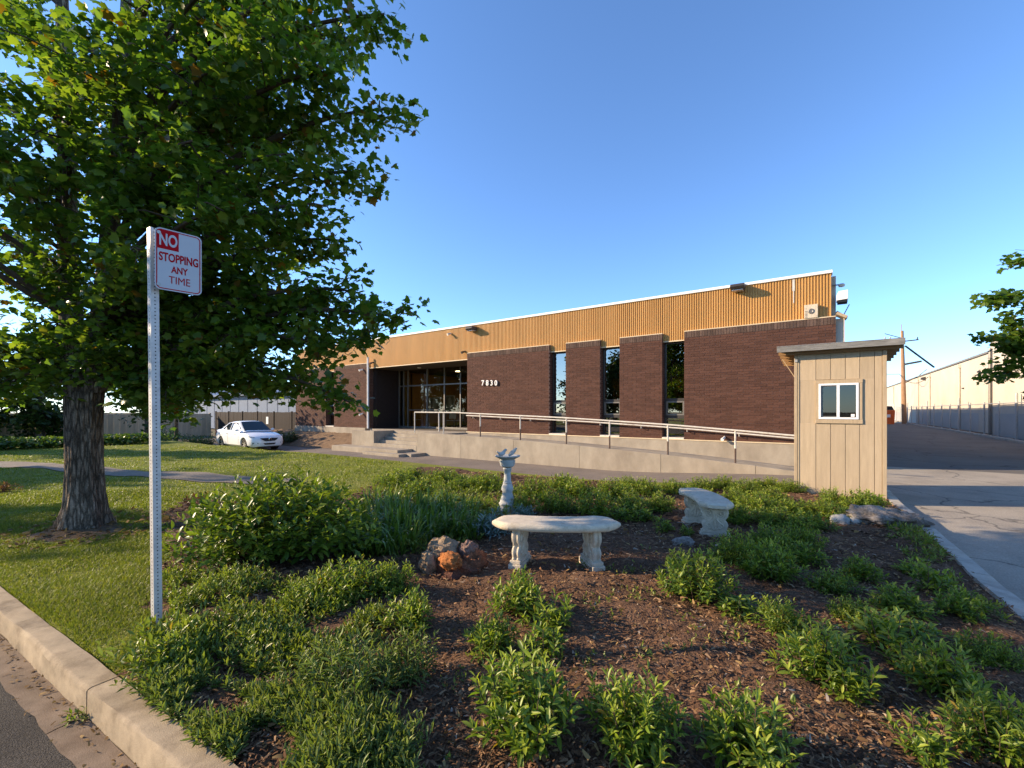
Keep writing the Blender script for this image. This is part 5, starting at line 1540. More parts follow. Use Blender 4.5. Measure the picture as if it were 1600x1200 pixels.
# ---------------------------------------------------------------- shrubs
def shrub_mesh(seed, nsh, R, H, ll, lw, nl, T=LANCE8, spread=1.0, low=0.18, upright=0.5, loose=0.15):
    r = np.random.default_rng(seed)
    P, D, S, TN = [], [], [], []
    stems = MB()
    for i in range(nsh):
        rr = math.sqrt(r.uniform(0, 1)); ph = r.uniform(0, 2*math.pi)
        lump_ = 1+0.16*math.sin(3*ph+seed)+0.10*math.sin(5*ph+2*seed)
        tip = np.array([R*rr*math.cos(ph)*lump_, R*rr*math.sin(ph)*lump_, H*(math.sqrt(max(0, 1-0.86*rr*rr)))*r.uniform(0.72, 1.0+loose)])
        if r.uniform() < 0.25: tip *= r.uniform(0.5, 0.8)
        base = np.array([tip[0]*0.30, tip[1]*0.30, 0.0])
        ctrl = base+(tip-base)*np.array([0.75, 0.75, 0.45])
        ts = np.linspace(low, 1, nl)
        pts = ((1-ts)**2)[:, None]*base+(2*ts*(1-ts))[:, None]*ctrl+(ts**2)[:, None]*tip
        tan = norm(2*(1-ts)[:, None]*(ctrl-base)+2*ts[:, None]*(tip-ctrl))
        a0 = r.uniform(0, 6.28)
        for k in range(nl):
            t = ts[k]
            if t < 0.5 and r.uniform() < 0.5: continue
            az_ = a0+2.4*k+r.normal(0, 0.25)
            tg = tan[k]; sx = np.cross(tg, UP); sx = sx/max(np.linalg.norm(sx), 1e-3) if np.linalg.norm(sx) > 0.05 else np.array([1.0, 0, 0]); sy = np.cross(tg, sx)
            out = sx*math.cos(az_)+sy*math.sin(az_)
            f = (t-low)/(1-low)
            op = math.radians(78-46*f**2.2+r.normal(0, 10))
            d = tg*math.cos(op)+out*math.sin(op); d[2] += 0.10*upright
            P.append(pts[k]); D.append(d); S.append((ll*r.uniform(0.75, 1.15)*(0.72 if f > 0.93 else 1.0)))
            TN.append(max(0, (f-0.80)/0.20)*r.uniform(0.3, 1.0)*0.9)
        if i % 2 == 0:
            tt = [0, .35, .7, .95]
            stems.tube([((1-t)**2)*base+2*t*(1-t)*ctrl+t*t*tip for t in tt], [0.0035, 0.003, 0.0024, 0.0016], 4, cap=False)
    P = np.array(P); D = np.array(D); S = np.array(S)
    up = norm(np.tile(UP, (len(P), 1))+r.normal(0, 0.35, (len(P), 3)))
    Rm = frames(D, up)
    V, F = scatter(T[0], T[1], P, Rm, np.stack([S*lw/ll*1.15, S, S], -1))
    V[:, 2] = np.maximum(V[:, 2], 0.004)
    return mesh_np('foliage', V, F, np.repeat(np.array(TN), len(T[0]))), stems
def make_shrub(name, label, lm, *a, **k):
    m, stems = shrub_mesh(*a, **k)
    t = thing(name, (0, 0, -50), label, 'shrub')
    link('foliage', m, lm, t)
    obj('stems', stems, M['twig'], t, local=True, normals=False)
    return t

protos = {}
protos['a'] = make_shrub('bed_shrub', '', M['shrub_leaf'], 1, 95, 0.23, 0.33, 0.062, 0.0150, 18)
protos['b'] = make_shrub('bed_shrub', '', M['shrub_leaf'], 2, 78, 0.22, 0.30, 0.064, 0.0145, 18, loose=0.3)
protos['c'] = make_shrub('bed_shrub', '', M['shrub_leaf'], 3, 60, 0.18, 0.24, 0.060, 0.0145, 17, loose=0.3)
protos['d'] = make_shrub('bed_shrub', '', M['shrub_leaf'], 4, 20, 0.12, 0.16, 0.058, 0.0145, 13, loose=0.35)
protos['e'] = make_shrub('bed_shrub', '', M['shrub_leaf'], 5, 130, 0.33, 0.42, 0.058, 0.017, 17, loose=0.1)
protos['f'] = make_shrub('bed_shrub', '', M['shrub_leaf'], 6, 120, 0.31, 0.28, 0.060, 0.0165, 16, T=LANCE4, loose=0.25)
protos['g'] = make_shrub('bed_shrub', '', M['shrub_leaf'], 7, 130, 0.38, 0.33, 0.066, 0.0175, 16, T=LANCE4, loose=0.22)
protos['h'] = make_shrub('bed_shrub', '', M['dry_leaf'], 8, 70, 0.26, 0.30, 0.066, 0.011, 16, T=LANCE4, loose=0.35)
protos['r'] = make_shrub('bed_shrub', '', M['red_leaf'], 9, 9, 0.10, 0.22, 0.06, 0.02, 10, T=LANCE4)
used = set()
def put(key, px, py, s, label, group=None, sz=None, z=0.0, rz=None, name=None):
    p = gp(px, py, z)
    for _ in range(3):
        z = float(gz(p.x, p.y))+0.015; p = gp(px, py, z)
    p.z = z
    rz = random.uniform(0, 6.28) if rz is None else rz
    sc3 = (s, s, s if sz is None else sz)
    pr = protos[key]
    if key not in used:
        used.add(key); o = pr; o.location = p; o.rotation_euler.z = rz; o.scale = sc3
        o['label'] = label
        if group: o['group'] = group
    else:
        o = copy_thing(pr, p, rz, sc3, label)
        if group: o['group'] = group
        elif 'group' in o.keys(): del o['group']
    return o
GA = 'low shrubs planted in the mulch bed'
put('a', 818, 1150, 1.10, 'bushy low shrub nearest the middle of the bottom edge, with bare mulch to its right', GA)
put('b', 988, 1172, 0.98, 'leafy low shrub second in the front row, right of the bushy one at bottom centre', GA)
put('c', 1168, 1195, 1.10, 'dark low shrub third in the front row, its base cut by the bottom edge', GA)
put('d', 1440, 1185, 1.0, 'small sparse upright shrub near the bottom edge at the right', GA)
put('b', 1562, 1185, .85, 'shrub cut off by the bottom right corner of the photo', GA)
put('c', 1478, 1085, 1.0, 'bright yellow green shrub in the right of the bed, above the small sparse one', GA)
put('d', 1337, 1092, 1.15, 'small shrub with reddish stems right of the leafy shrub beside the open mulch', GA)
put('c', 1272, 1060, 1.1, 'leafy shrub along the right edge of the open mulch', GA)
put('f', 1222, 985, 0.68, 'loose shrub just right of the rounded dense shrub', GA)
put('e', 1086, 935, 0.98, 'rounded dense shrub in front of the end on curved bench', GA)
put('g', 1545, 1038, 0.5, 'low bright shrub beside the driveway kerb at the right edge', GA)
put('f', 1300, 925, 0.72, 'low shrub in the middle of the right half of the bed', GA, 0.6)
put('a', 1205, 905, 1.0, 'shrub with a bare reddish stem behind the rounded dense shrub', GA)
put('f', 1330, 972, 0.5, 'low shrub right of the loose shrub by the rounded one', GA, 0.55)
put('c', 1405, 958, 1.1, 'low shrub near the driveway kerb below the round stones', GA, 0.8)
put('d', 1452, 925, 1.3, 'thin low shrub closest to the driveway kerb below the flat rock', GA)
put('d', 1390, 1020, 1.4, 'sparse low shrub left of the bright shrub by the kerb', GA)
put('c', 768, 1022, 0.90, 'small shrub left of the open mulch, in front of the stone bench', GA)
put('c', 812, 960, 1.15, 'shrub directly in front of the left leg of the stone bench', GA)
put('d', 868, 985, 1.3, 'small shrub in front of the stone bench, right one of its pair', GA)
put('d', 850, 1028, 1.1, 'small shrub at the left edge of the open mulch', GA)
put('c', 642, 985, 1.0, 'shrub below the lava rock, at the edge of the ground cover', GA)
put('h', 560, 1095, 1.05, 'lanky pale shrub with thin dry leaves at the front left of the bed', GA)
put('h', 500, 1075, 0.8, 'thin pale shrub left of the lanky pale one', GA)
put('h', 628, 1065, 0.85, 'thin pale shrub right of the lanky pale one', GA)
put('g', 545, 930, 0.95, 'dense shrub in front of the big bush and left of the lava rock', GA, 0.8)
put('f', 612, 925, 0.70, 'low shrub touching the left side of the lava rock', GA, 0.8)
put('f', 470, 945, 0.75, 'low shrub in front of the big bush at its middle', GA, 0.6)
put('d', 1035, 832, 1.0, 'small seedling shrub between the two stone benches', GA)
put('d', 1072, 838, 0.7, 'tiny shrub beside the irrigation tube', GA)
put('r', 300, 792, 1.2, 'reddish small plant at the left end of the big bush', GA)
put('r', 318, 785, 1.0, 'reddish small plant behind the left end of the big bush', GA)
put('a', 268, 1050, 0.62, 'low shrub at the kerb just below the sign post', GA)
# the row in front of the hut and the mass behind the benches
ORD = 'first second third fourth fifth sixth seventh eighth ninth tenth eleventh twelfth thirteenth fourteenth fifteenth'.split()
GB = 'shrubs massed along the back of the bed'
for i_, (px, py, k, s, z) in enumerate(sorted(((1185, 800, 'g', 0.9, .8), (1240, 806, 'f', 0.9, .8), (1290, 808, 'g', 0.75, .7), (1345, 800, 'f', 0.72, 1.1), (1330, 815, 'd', 1.2, 1), (1362, 792, 'd', 1.2, 1.3), (1300, 792, 'f', .6, 1.0), (1215, 822, 'g', 0.8, .7),
                        (1265, 828, 'f', 0.8, .7), (1150, 815, 'f', 0.9, .8)))):
    put(k, px, py, s*1.3, ORD[i_]+' shrub from the left in the row at the foot of the tan hut', 'shrubs in front of the hut', z)
for i_, (px, py, k, s, z) in enumerate(sorted(((1150, 880, 'g', 0.75, .85), (1200, 862, 'f', 0.9, .9), (1250, 858, 'g', 0.7, .8), (1180, 895, 'f', .8, .8)))):
    put(k, px, py, s, ORD[i_]+' shrub from the left in the clump right of the end on curved bench', 'shrubs right of the curved bench', z)
for i_, (px, py, k, s, z) in enumerate(sorted(((620, 772, 'g', 0.9, 1.0), (655, 785, 'f', 1.1, .95), (695, 768, 'g', 1.0, .95), (735, 776, 'f', 1.1, .9), (765, 775, 'g', 0.85, .9), (690, 800, 'f', 1.0, .8), (745, 812, 'f', .8, .8), (640, 758, 'f', .9, .8)))):
    put(k, px, py-10, s*1.3, ORD[i_]+' shrub from the left in the clump left of the bird bath', 'shrubs left of the bird bath', z)
for i_, (px, py, k, s, z) in enumerate(sorted(((815, 800, 'f', .9, .9), (835, 778, 'g', 1.0, 1.05), (865, 800, 'g', 1.0, .95), (900, 776, 'f', 1.2, 1.05), (925, 803, 'g', 1.05, .95), (955, 780, 'g', 1.0, 1.0), (985, 800, 'f', 1.1, .9), (1010, 775, 'g', .9, .9),
                        (1030, 798, 'f', .9, .8), (880, 765, 'f', 1.1, 1.0), (985, 768, 'f', 1.1, .9), (1050, 772, 'g', .8, .8), (965, 812, 'd', 1.6, 1.2), (1000, 815, 'd', 1.5, 1.2)))):
    put(k, px, py, s, ORD[i_]+' shrub from the left in the clump between bird bath and end on bench', 'shrubs right of the bird bath', z)
for i_, (px, py, k, s, z) in enumerate(sorted(((1095, 768, 'g', .9, .8), (1130, 765, 'f', 1.1, .9), (1165, 772, 'g', .9, .8), (1200, 765, 'f', 1.1, .8), (1235, 770, 'g', .8, .7), (1150, 788, 'f', 1.0, .8), (1205, 785, 'g', .8, .7), (1105, 785, 'f', .9, .7)))):
    put(k, px, py, s, ORD[i_]+' shrub from the left in the back row between end on bench and hut', 'shrubs behind the curved bench', z)

EXTRA = [(1150, 962, 'd', 1.5), (1300, 1012, 'd', 1.4), (1345, 905, 'c', .9), (1368, 990, 'd', 1.5), (1425, 1000, 'd', 1.3), (1432, 900, 'd', 1.2), (1500, 965, 'c', .8), (1255, 880, 'c', 1.1), (1420, 1050, 'd', 1.1)]
for i_, (px, py, k, s) in enumerate(sorted(EXTRA)):
    put(k, px, py, s, ORD[i_]+' little filler shrub from the left in the shaded right half of the bed', 'little filler shrubs in the shaded right half of the bed', .8)
# big bush
pbig = at(435, 872, 4.72); pbig.z = float(gz(pbig.x, pbig.y))
r = np.random.default_rng(5)
m1, st1 = shrub_mesh(21, 430, 0.78, 0.86, 0.10, 0.030, 17, T=LANCE8, loose=0.14, low=0.30)
V = np.empty(len(m1.vertices)*3, np.float32); m1.vertices.foreach_get('co', V); V = V.reshape(-1, 3)
big = thing('big_bush', pbig, 'big dense glossy green bush right of the sign post', 'bush', rz=TH)
big.scale = (1.36, 0.95, 0.98)
link('foliage', m1, M['bush_leaf'], big)
obj('stems', st1, M['twig'], big, local=True, normals=False)
# strappy plants to the right of the bush
def strap_mesh(seed, n, R, H, ll, lw):
    r = np.random.default_rng(seed); V = []; F = []
    for i in range(n):
        ph = r.uniform(0, 6.28); rr = R*math.sqrt(r.uniform()); b0 = np.array([rr*math.cos(ph), rr*math.sin(ph), 0])
        a = r.uniform(0, 6.28); out = np.array([math.cos(a), math.sin(a), 0]); side = np.array([-out[1], out[0], 0])
        L_ = ll*r.uniform(.6, 1.15); op = r.uniform(.12, .75)
        k0 = len(V)
        for t in (0, .3, .6, .85, 1.0):
            p = b0+out*(L_*(op*t+.35*op*t*t))+UP*(H/ll*L_*(t*1.25-.52*op*2*t*t*t))
            w_ = lw*(0.5 if t == 0 else 1 if t < .7 else .7 if t < 1 else 0.04)
            V += [p-side*w_/2, p+side*w_/2]
        for q in range(4):
            c = k0+2*q; F += [(c, c+1, c+3), (c, c+3, c+2)]
    V = np.array(V); V[:, 2] = np.maximum(V[:, 2], .003)
    return mesh_np('foliage', V, np.array(F))
sp_ = thing('strap_plant', (0, 0, -50), '', 'plant'); link('foliage', strap_mesh(3, 150, .28, .36, .40, .020), M['strap_leaf'], sp_); protos['s'] = sp_
for i_, (px, py, s) in enumerate(sorted(((610, 860, 1.15), (650, 842, 1.1), (600, 835, 1.2), (690, 835, 1.05), (640, 815, 1.1), (730, 838, .8), (680, 812, 1.05), (590, 806, 1.1), (718, 815, .9), (575, 862, 1.0)))):
    put('s', px, py, s, ORD[i_]+' strap leaved plant from the left, between the big bush and the bird bath', 'strap leaved plants right of the big bush')
silver = make_shrub('silver_plant', '', M['silver_leaf'], 31, 40, .22, .20, .085, .014, 15, T=LANCE4, loose=.3); protos['v'] = silver
put('v', 770, 838, 1.25, 'silvery grey leaved plant left of the bird bath foot, behind the bench'); put('v', 818, 812, .8, 'silvery grey leaved plant touching the right of the bird bath foot')

# ---------------------------------------------------------------- ground cover at the left of the bed
def cover(name, poly_px, n, hmin, hmax, ll, lw, nl, lm, label, seed, T=LANCE4, thin=None):
    r = np.random.default_rng(seed)
    poly = [tuple(gp(*p).xy) for p in poly_px]
    xs_ = [p[0] for p in poly]; ys_ = [p[1] for p in poly]
    pts = []
    while len(pts) < n:
        x = r.uniform(min(xs_), max(xs_), 4000); y = r.uniform(min(ys_), max(ys_), 4000)
        ok = inpoly(poly, x, y)&(y > kerb_y(x)+0.0)
        hn = np.array([noise.noise(Vector((a*2.6, b_*2.6, seed))) for a, b_ in zip(x, y)])
        if thin is not None: ok &= hn > thin
        pts += [(a, b_, c) for a, b_, c, k in zip(x, y, hn, ok) if k]
    pts = np.array(pts[:n])
    base = np.stack([pts[:, 0], pts[:, 1], gz(pts[:, 0], pts[:, 1])+.01], -1)
    h = (hmin+(hmax-hmin)*np.clip(.5+pts[:, 2], 0, 1))*r.uniform(.6, 1.2, n)
    lean = r.normal(0, .38, (n, 2))
    P, D, S, TN = [], [], [], []
    for k in range(nl):
        t = .12+.88*k/(nl-1)
        p = base.copy(); p[:, :2] += lean*h[:, None]*t; p[:, 2] += h*t
        az_ = 2.4*k+r.uniform(0, 6.28, n); op = np.radians(75-52*t**2+r.normal(0, 12, n))
        d = np.stack([np.cos(az_)*np.sin(op)+lean[:, 0]*.4, np.sin(az_)*np.sin(op)+lean[:, 1]*.4, np.cos(op)], -1)
        P.append(p); D.append(d); S.append(ll*r.uniform(.65, 1.2, n)); TN.append(np.clip((t-.75)/.25, 0, 1)*r.uniform(.2, .9, n))
    P = np.concatenate(P); D = np.concatenate(D); S = np.concatenate(S); TN = np.concatenate(TN)
    up = norm(np.tile(UP, (len(P), 1))+r.normal(0, .4, (len(P), 3)))
    V, F = scatter(T[0], T[1], P, frames(D, up), np.stack([S*lw/ll*1.1, S, S], -1))
    o = link(name, mesh_np(name, V, F, np.repeat(TN, len(T[0]))), lm)
    return tag(o, label, 'ground cover', None, 'stuff')
cover('ground_cover', [(258, 905), (330, 905), (440, 918), (520, 925), (600, 945), (600, 1000), (560, 1035), (470, 1050), (400, 1060), (330, 1030), (270, 985), (258, 950)], 1800, .05, .15, .040, .0115, 10, M['cover_leaf'], 'dense low green ground cover between the sign post and the lava rock', 4, thin=-.34)
cover('dry_ground_cover', [(215, 1080), (330, 1075), (450, 1095), (560, 1130), (640, 1180), (640, 1290), (330, 1290), (330, 1195)], 1700, .04, .15, .050, .0095, 9, M['dry_leaf'], 'thin yellowish grassy ground cover along the street kerb at the bottom left', 5, thin=-.28)
cover('kerb_ground_cover', [(200, 1045), (245, 1005), (300, 1000), (330, 1050), (300, 1085), (215, 1075)], 260, .06, .17, .06, .016, 10, M['cover_leaf'], 'green ground cover around the foot of the sign post by the kerb', 6)
cover('back_ground_cover', [(585, 752), (700, 745), (790, 752), (800, 822), (720, 860), (600, 880), (570, 850)], 1700, .05, .16, .06, .016, 9, M['cover_leaf'], 'low green ground cover behind the lava rock', 9)
# sprouting weeds over the open mulch
cover('weeds', [(700, 1040), (860, 900), (1010, 860), (1180, 930), (1260, 1080), (1420, 1130), (1400, 1230), (650, 1230)], 260, .015, .045, .035, .012, 5, M['cover_leaf'], 'tiny green weeds sprouting on the open mulch', 14, thin=.08)
cover('kerb_weeds', [(1380, 800), (1440, 830), (1600, 1000), (1560, 1010), (1480, 930), (1390, 850)], 260, .02, .07, .05, .013, 7, M['cover_leaf'], 'sparse weeds along the bed side of the driveway kerb', 15, thin=0.0)

# ---------------------------------------------------------------- mulch chips
CHIP = (np.array([[-.5, 0, 0], [.5, 0, .02], [.42, .5, .10], [-.46, .5, .08], [.2, 1, 0], [-.25, .96, .02]]), np.array([[0, 1, 2], [0, 2, 3], [3, 2, 4], [3, 4, 5]]))
def chips(n, seed, name, m_, smin, smax, asp, poly=None, dens=2.0, label=None, zoff=.03, tilt=.35):
    r = np.random.default_rng(seed)
    out = []
    while sum(map(len, out)) < n:
        d = 1.6*(11.5/1.6)**r.uniform(0, 1, 60000); u = d*r.uniform(-1.25, 1.25, 60000)
        x = u*CT-d*ST; y = u*ST+d*CT
        ok = in_bed(x, y) if poly is None else inpoly(poly, x, y)
        out.append(np.stack([x, y, d], -1)[ok])
    q = np.concatenate(out)[:n]
    pos = np.stack([q[:, 0], q[:, 1], gz(q[:, 0], q[:, 1])+.022+r.uniform(0, zoff, n)], -1)
    a = r.uniform(0, 6.28, n); dr = np.stack([np.cos(a), np.sin(a), r.normal(0, tilt*.6, n)], -1)
    up = np.tile(UP, (n, 1))+r.normal(0, tilt, (n, 3))
    s = r.uniform(smin, smax, n)*np.clip(q[:, 2]/4, .8, 1.8)
    V, F = scatter(CHIP[0], CHIP[1], pos, frames(dr, up), np.stack([s*r.uniform(.6, 1.4, n)*asp, s, s], -1))
    o = link(name, mesh_np(name, V, F), m_)
    return tag(o, label, 'mulch', None, 'stuff')
chips(46000, 1, 'mulch_chips', M['chip'], .018, .055, .28, label='brown shredded bark mulch covering the planting bed')
chips(2600, 2, 'bed_leaf_litter', M['litter'], .025, .055, .42, label='dry curled leaves scattered over the mulch bed', zoff=.05, tilt=.6)

r = np.random.default_rng(77); tw = MB()
for _ in range(170):
    d = 1.7*(6.5/1.7)**r.uniform(); u = d*r.uniform(-.8, 1.2); p = UD(u, d)
    if not bool(in_bed(np.array([p.x]), np.array([p.y]))[0]): continue
    p.z = float(gz(p.x, p.y))+.04; a = r.uniform(0, 6.28); ln = r.uniform(.05, .22); dv = Vector((math.cos(a), math.sin(a), r.uniform(-.08, .12)))
    tw.tube([p-dv*ln/2, p+Vector((r.normal(0, .012), r.normal(0, .012), .008)), p+dv*ln/2], [.0035, .003, .002], 4)
tag(obj('fallen_twigs', tw, M['twig'], normals=False), 'thin dry twigs lying about on the mulch bed', 'twigs', None, 'stuff')
chips(420, 6, 'tree_foot_litter', M['litter'], .03, .06, .45, [(tb.x+1.2*math.cos(q/3)+.2, tb.y+.9*math.sin(q/3)) for q in range(19)], label='dry leaves lying round the foot of the big tree', zoff=.03, tilt=.5)
# ---------------------------------------------------------------- lawn blades
def lawn(n, seed, dmin, dmax, h, wd, name):
    r = np.random.default_rng(seed); out = []
    while sum(map(len, out)) < n:
        d = dmin*(dmax/dmin)**r.uniform(0, 1, 120000); u = d*r.uniform(-1.3, -.25, 120000)
        x = u*CT-d*ST; y = u*ST+d*CT
        ok = in_garden(x, y)&~in_bed(x, y)&~on_path(x, y)&(y > kerb_y(x)+.01)&(y < 10.9)
        ok &= ((x-tb.x-.25)/.80)**2+((y-tb.y+.12)/.6)**2 > .50*(1+.25*np.sin(9*x)*np.sin(8*y))
        ok &= (np.sin(3.1*x+1)*np.sin(2.7*y+2)+.4*np.sin(9*x-5*y)+r.normal(0, .5, x.shape)) > -.95
        out.append(np.stack([x, y, d], -1)[ok])
    q = np.concatenate(out)[:n]
    pos = np.stack([q[:, 0], q[:, 1], gz(q[:, 0], q[:, 1])-.002], -1)
    a = r.uniform(0, 6.28, n); op = np.abs(r.normal(0, .55, n))
    dr = np.stack([np.cos(a)*np.sin(op), np.sin(a)*np.sin(op), np.cos(op)], -1)
    up = np.stack([np.cos(a), np.sin(a), np.full(n, .2)], -1)+r.normal(0, .3, (n, 3))
    s = h*r.uniform(.55, 1.25, n)*(1+.35*np.sin(2.1*q[:, 0])*np.sin(1.7*q[:, 1])); sw = wd*np.clip(q[:, 2]/3.2, .8, 5)
    V, F = scatter(BLADE[0], BLADE[1], pos, frames(dr, up), np.stack([sw, s, s], -1))
    o = link(name, mesh_np(name, V, F), M['grass']); tag(o, 'mown green grass blades of the lawn', 'grass', None, 'stuff')
lawn(120000, 1, 2.2, 8.5, .036, .0042, 'lawn_grass')
lawn(50000, 2, 8.0, 20.0, .040, .0042, 'far_lawn_grass')

# leaves and debris in the gutter
r = np.random.default_rng(8); n = 420
s_ = r.uniform(-6, 3, n); t_ = -.15-np.abs(r.normal(0, .06, n))
pos = np.array([KP(a, b_, -.143) for a, b_ in zip(s_, t_)]); a = r.uniform(0, 6.28, n)
V, F = scatter(CHIP[0], CHIP[1], pos, frames(np.stack([np.cos(a), np.sin(a), r.normal(0, .2, n)], -1), np.tile(UP, (n, 1))+r.normal(0, .4, (n, 3))), np.stack([.010*r.uniform(.5, 1.5, n), .026*r.uniform(.5, 1.5, n), .02*np.ones(n)], -1))
tag(link('gutter_litter', mesh_np('gutter_litter', V, F), M['litter']), 'dry leaves and bark lying in the gutter along the kerb', 'litter', None, 'stuff')
wd_ = make_shrub('kerb_weed', 'small green weed growing from the kerb joint in the gutter', M['cover_leaf'], 41, 9, .07, .05, .04, .012, 7, T=LANCE4)
wd_.location = KP(-1.30, -.165, -.15); wd_['category'] = 'weed'

# ================================================================== trees
def tube_to(b, pts, rads, n=8): b.tube(pts, rads, n)
def bez(a, c, k, n=8):
    return [((1-t)**2)*a+2*t*(1-t)*k+t*t*c for t in np.linspace(0, 1, n)]
def leaf_cloud(centres, per, spread, size, T, seed, droop=.35, flat=.6):
    r = np.random.default_rng(seed); C_ = np.repeat(np.asarray(centres), per, 0); n = len(C_)
    off = np.clip(r.normal(0, 1, (n, 3)), -1.5, 1.5)*spread; off[:, 2] *= flat
    pos = C_+off
    a = r.uniform(0, 6.28, n); dz_ = r.normal(-droop, .45, n)
    d = np.stack([np.cos(a), np.sin(a), dz_], -1)
    up = np.tile(UP, (n, 1))+r.normal(0, .55, (n, 3))
    s = size*r.uniform(.6, 1.25, n)
    return scatter(T[0], T[1], pos, frames(d, up), s)

tree = thing('maple_tree', (tb.x, tb.y, float(gz(tb.x, tb.y))), 'big broad leaved tree with a thick grey trunk standing on the lawn behind the sign', 'tree')
base = Vector((tb.x, tb.y, float(gz(tb.x, tb.y))))
# trunk: fluted, flaring at the root
LEN = [(at(131, 822, 6.0), .290), (at(131, 812, 6.0), .268), (at(132, 795, 6.0), .240), (at(132, 770, 6.0), .215), (at(132, 730, 6.0), .196), (at(132, 690, 6.0), .190), (at(132, 650, 6.0), .192), (at(133, 615, 6.0), .205), (at(134, 585, 6.0), .215), (at(134, 565, 6.0), .18)]
b = MB(); nr = 110; vs = []; fs = []
fine_l = []
for i in range(len(LEN)-1):
    for k in range(9):
        t = k/9; fine_l.append((LEN[i][0].lerp(LEN[i+1][0], t), LEN[i][1]*(1-t)+LEN[i+1][1]*t))
fine_l.append(LEN[-1])
z00 = fine_l[0][0].z
for i, (c, r0) in enumerate(fine_l):
    hgt = c.z-z00; fl = math.exp(-hgt/.28)
    for k in range(nr):
        a = 2*math.pi*k/nr
        rr = r0*(1+.17*fl*math.sin(5*a+.7)+.10*fl*math.sin(3*a+2)+.035*math.sin(7*a+hgt*.6)+.022*math.sin(13*a-hgt*1.1)
                 +.06*noise.noise(Vector((math.cos(a)*4, math.sin(a)*4, hgt*1.3)))-.085*(1-abs(noise.noise(Vector((math.cos(a)*6.5, math.sin(a)*6.5, hgt*1.1)))))**5+.03*noise.noise(Vector((math.cos(a)*17, math.sin(a)*17, hgt*5))))
        vs.append((c.x+rr*math.cos(a), c.y+rr*math.sin(a), c.z-(.14 if i == 0 else 0)))
for i in range(len(fine_l)-1):
    for k in range(nr): fs.append((i*nr+k, i*nr+(k+1) % nr, (i+1)*nr+(k+1) % nr, (i+1)*nr+k))
b.add(vs, fs)
obj('trunk', b, M['bark'], tree, smooth='all')
LA = [at(128, 610, 6.0), at(112, 500, 6.0), at(106, 380, 6.05), at(105, 260, 6.1), at(100, 120, 6.2), at(96, -40, 6.3), at(95, -230, 6.3)]
LB = [at(146, 610, 6.0), at(160, 500, 5.9), at(170, 400, 5.85), at(176, 290, 5.8), at(192, 170, 5.8), at(196, 30, 5.8), at(205, -180, 5.9)]
b = MB(); b.tube(LA, [.14, .125, .11, .10, .085, .065, .04], 12); b.tube(LB, [.15, .13, .11, .095, .08, .06, .035], 12)
tag(obj('limb', b, M['bark'], tree, smooth=True))
TIPS = [ # pixel x, y, depth, foliage radius
 (600, 22, 5.2, .36), (612, 170, 5.4, .30), (575, 268, 5.6, .28), (490, 318, 5.2, .30), (528, 375, 5.8, .26), (555, 455, 5.6, .36), (622, 496, 5.4, .26), (585, 530, 5.9, .34), (545, 628, 5.6, .28), (490, 590, 6.2, .38),
 (520, 110, 5.0, .42), (535, 215, 6.2, .36), (450, 240, 5.0, .42), (425, 410, 5.0, .40), (440, 515, 5.3, .42), (385, 588, 5.6, .36), (305, 625, 5.6, .32), (270, 640, 6.5, .34), (420, 600, 6.6, .34), (350, 330, 4.6, .42), (300, 220, 4.6, .42),
 (330, 110, 4.6, .44), (450, 50, 4.8, .45), (520, -50, 5.0, .45), (600, -90, 5.4, .45), (380, -60, 5.0, .5), (250, -20, 4.8, .5), (150, 80, 4.5, .46), (225, 390, 4.6, .42), (250, 510, 4.8, .40), (60, 150, 4.6, .46), (30, 300, 4.8, .46),
 (62, 420, 4.8, .42), (20, 530, 5.0, .40), (70, 580, 5.0, .34), (172, 575, 5.0, .26), (-80, 200, 5.5, .5), (-150, 400, 5.5, .5), (-100, 540, 5.5, .45), (-230, 100, 6.0, .5), (-220, 560, 6.0, .45), (-150, -100, 6.0, .5),
 (300, 300, 7.4, .5), (400, 200, 7.5, .5), (455, 395, 7.4, .42), (350, 500, 7.4, .45), (200, 200, 7.6, .5), (100, 300, 7.6, .5), (50, 450, 7.5, .46), (255, 585, 7.3, .40), (150, -50, 7.5, .5), (300, 0, 7.5, .5), (475, 100, 7.2, .42),
 (-50, 50, 7.5, .5), (-100, 350, 7.5, .5), (60, 555, 7.4, .40), (100, -240, 6.0, .55), (250, -240, 6.0, .55), (400, -210, 6.0, .5), (0, -220, 6.0, .55), (495, 470, 5.0, .36), (330, 430, 5.0, .44), (180, 490, 5.2, .36), (110, 250, 4.9, .46),
 (225, 290, 5.2, .46), (380, 330, 6.0, .46), (290, 540, 5.2, .40), (550, 60, 6.0, .42), (480, 180, 5.6, .42), (340, 610, 5.2, .30), (230, 610, 5.9, .30), (470, 470, 6.4, .42), (10, 610, 5.6, .34), (520, 545, 5.4, .34), (400, 460, 6.0, .44), (120, 130, 5.4, .5),
 (200, 100, 5.0, .5), (40, 30, 5.2, .5), (265, 130, 6.0, .5), (420, 130, 6.1, .46), (128, 555, 5.62, .3), (88, 515, 5.62, .34), (165, 520, 5.62, .3), (105, 590, 5.62, .26), (150, 470, 5.62, .3), (120, 430, 5.62, .34)]
rnd = random.Random(4)
limbs = MB(); centres = []
def near_on(L, p, lo=.5):
    # where a bough leaves its leader: lower than its tip
    best = None
    for i in range(len(L)-1):
        for k in range(6):
            q = L[i].lerp(L[i+1], k/6); dh = math.hypot(p.x-q.x, p.y-q.y)
            c = abs((p.z-q.z)-.42*dh)
            if best is None or c < best[0]: best = (c, q)
    return best[1]
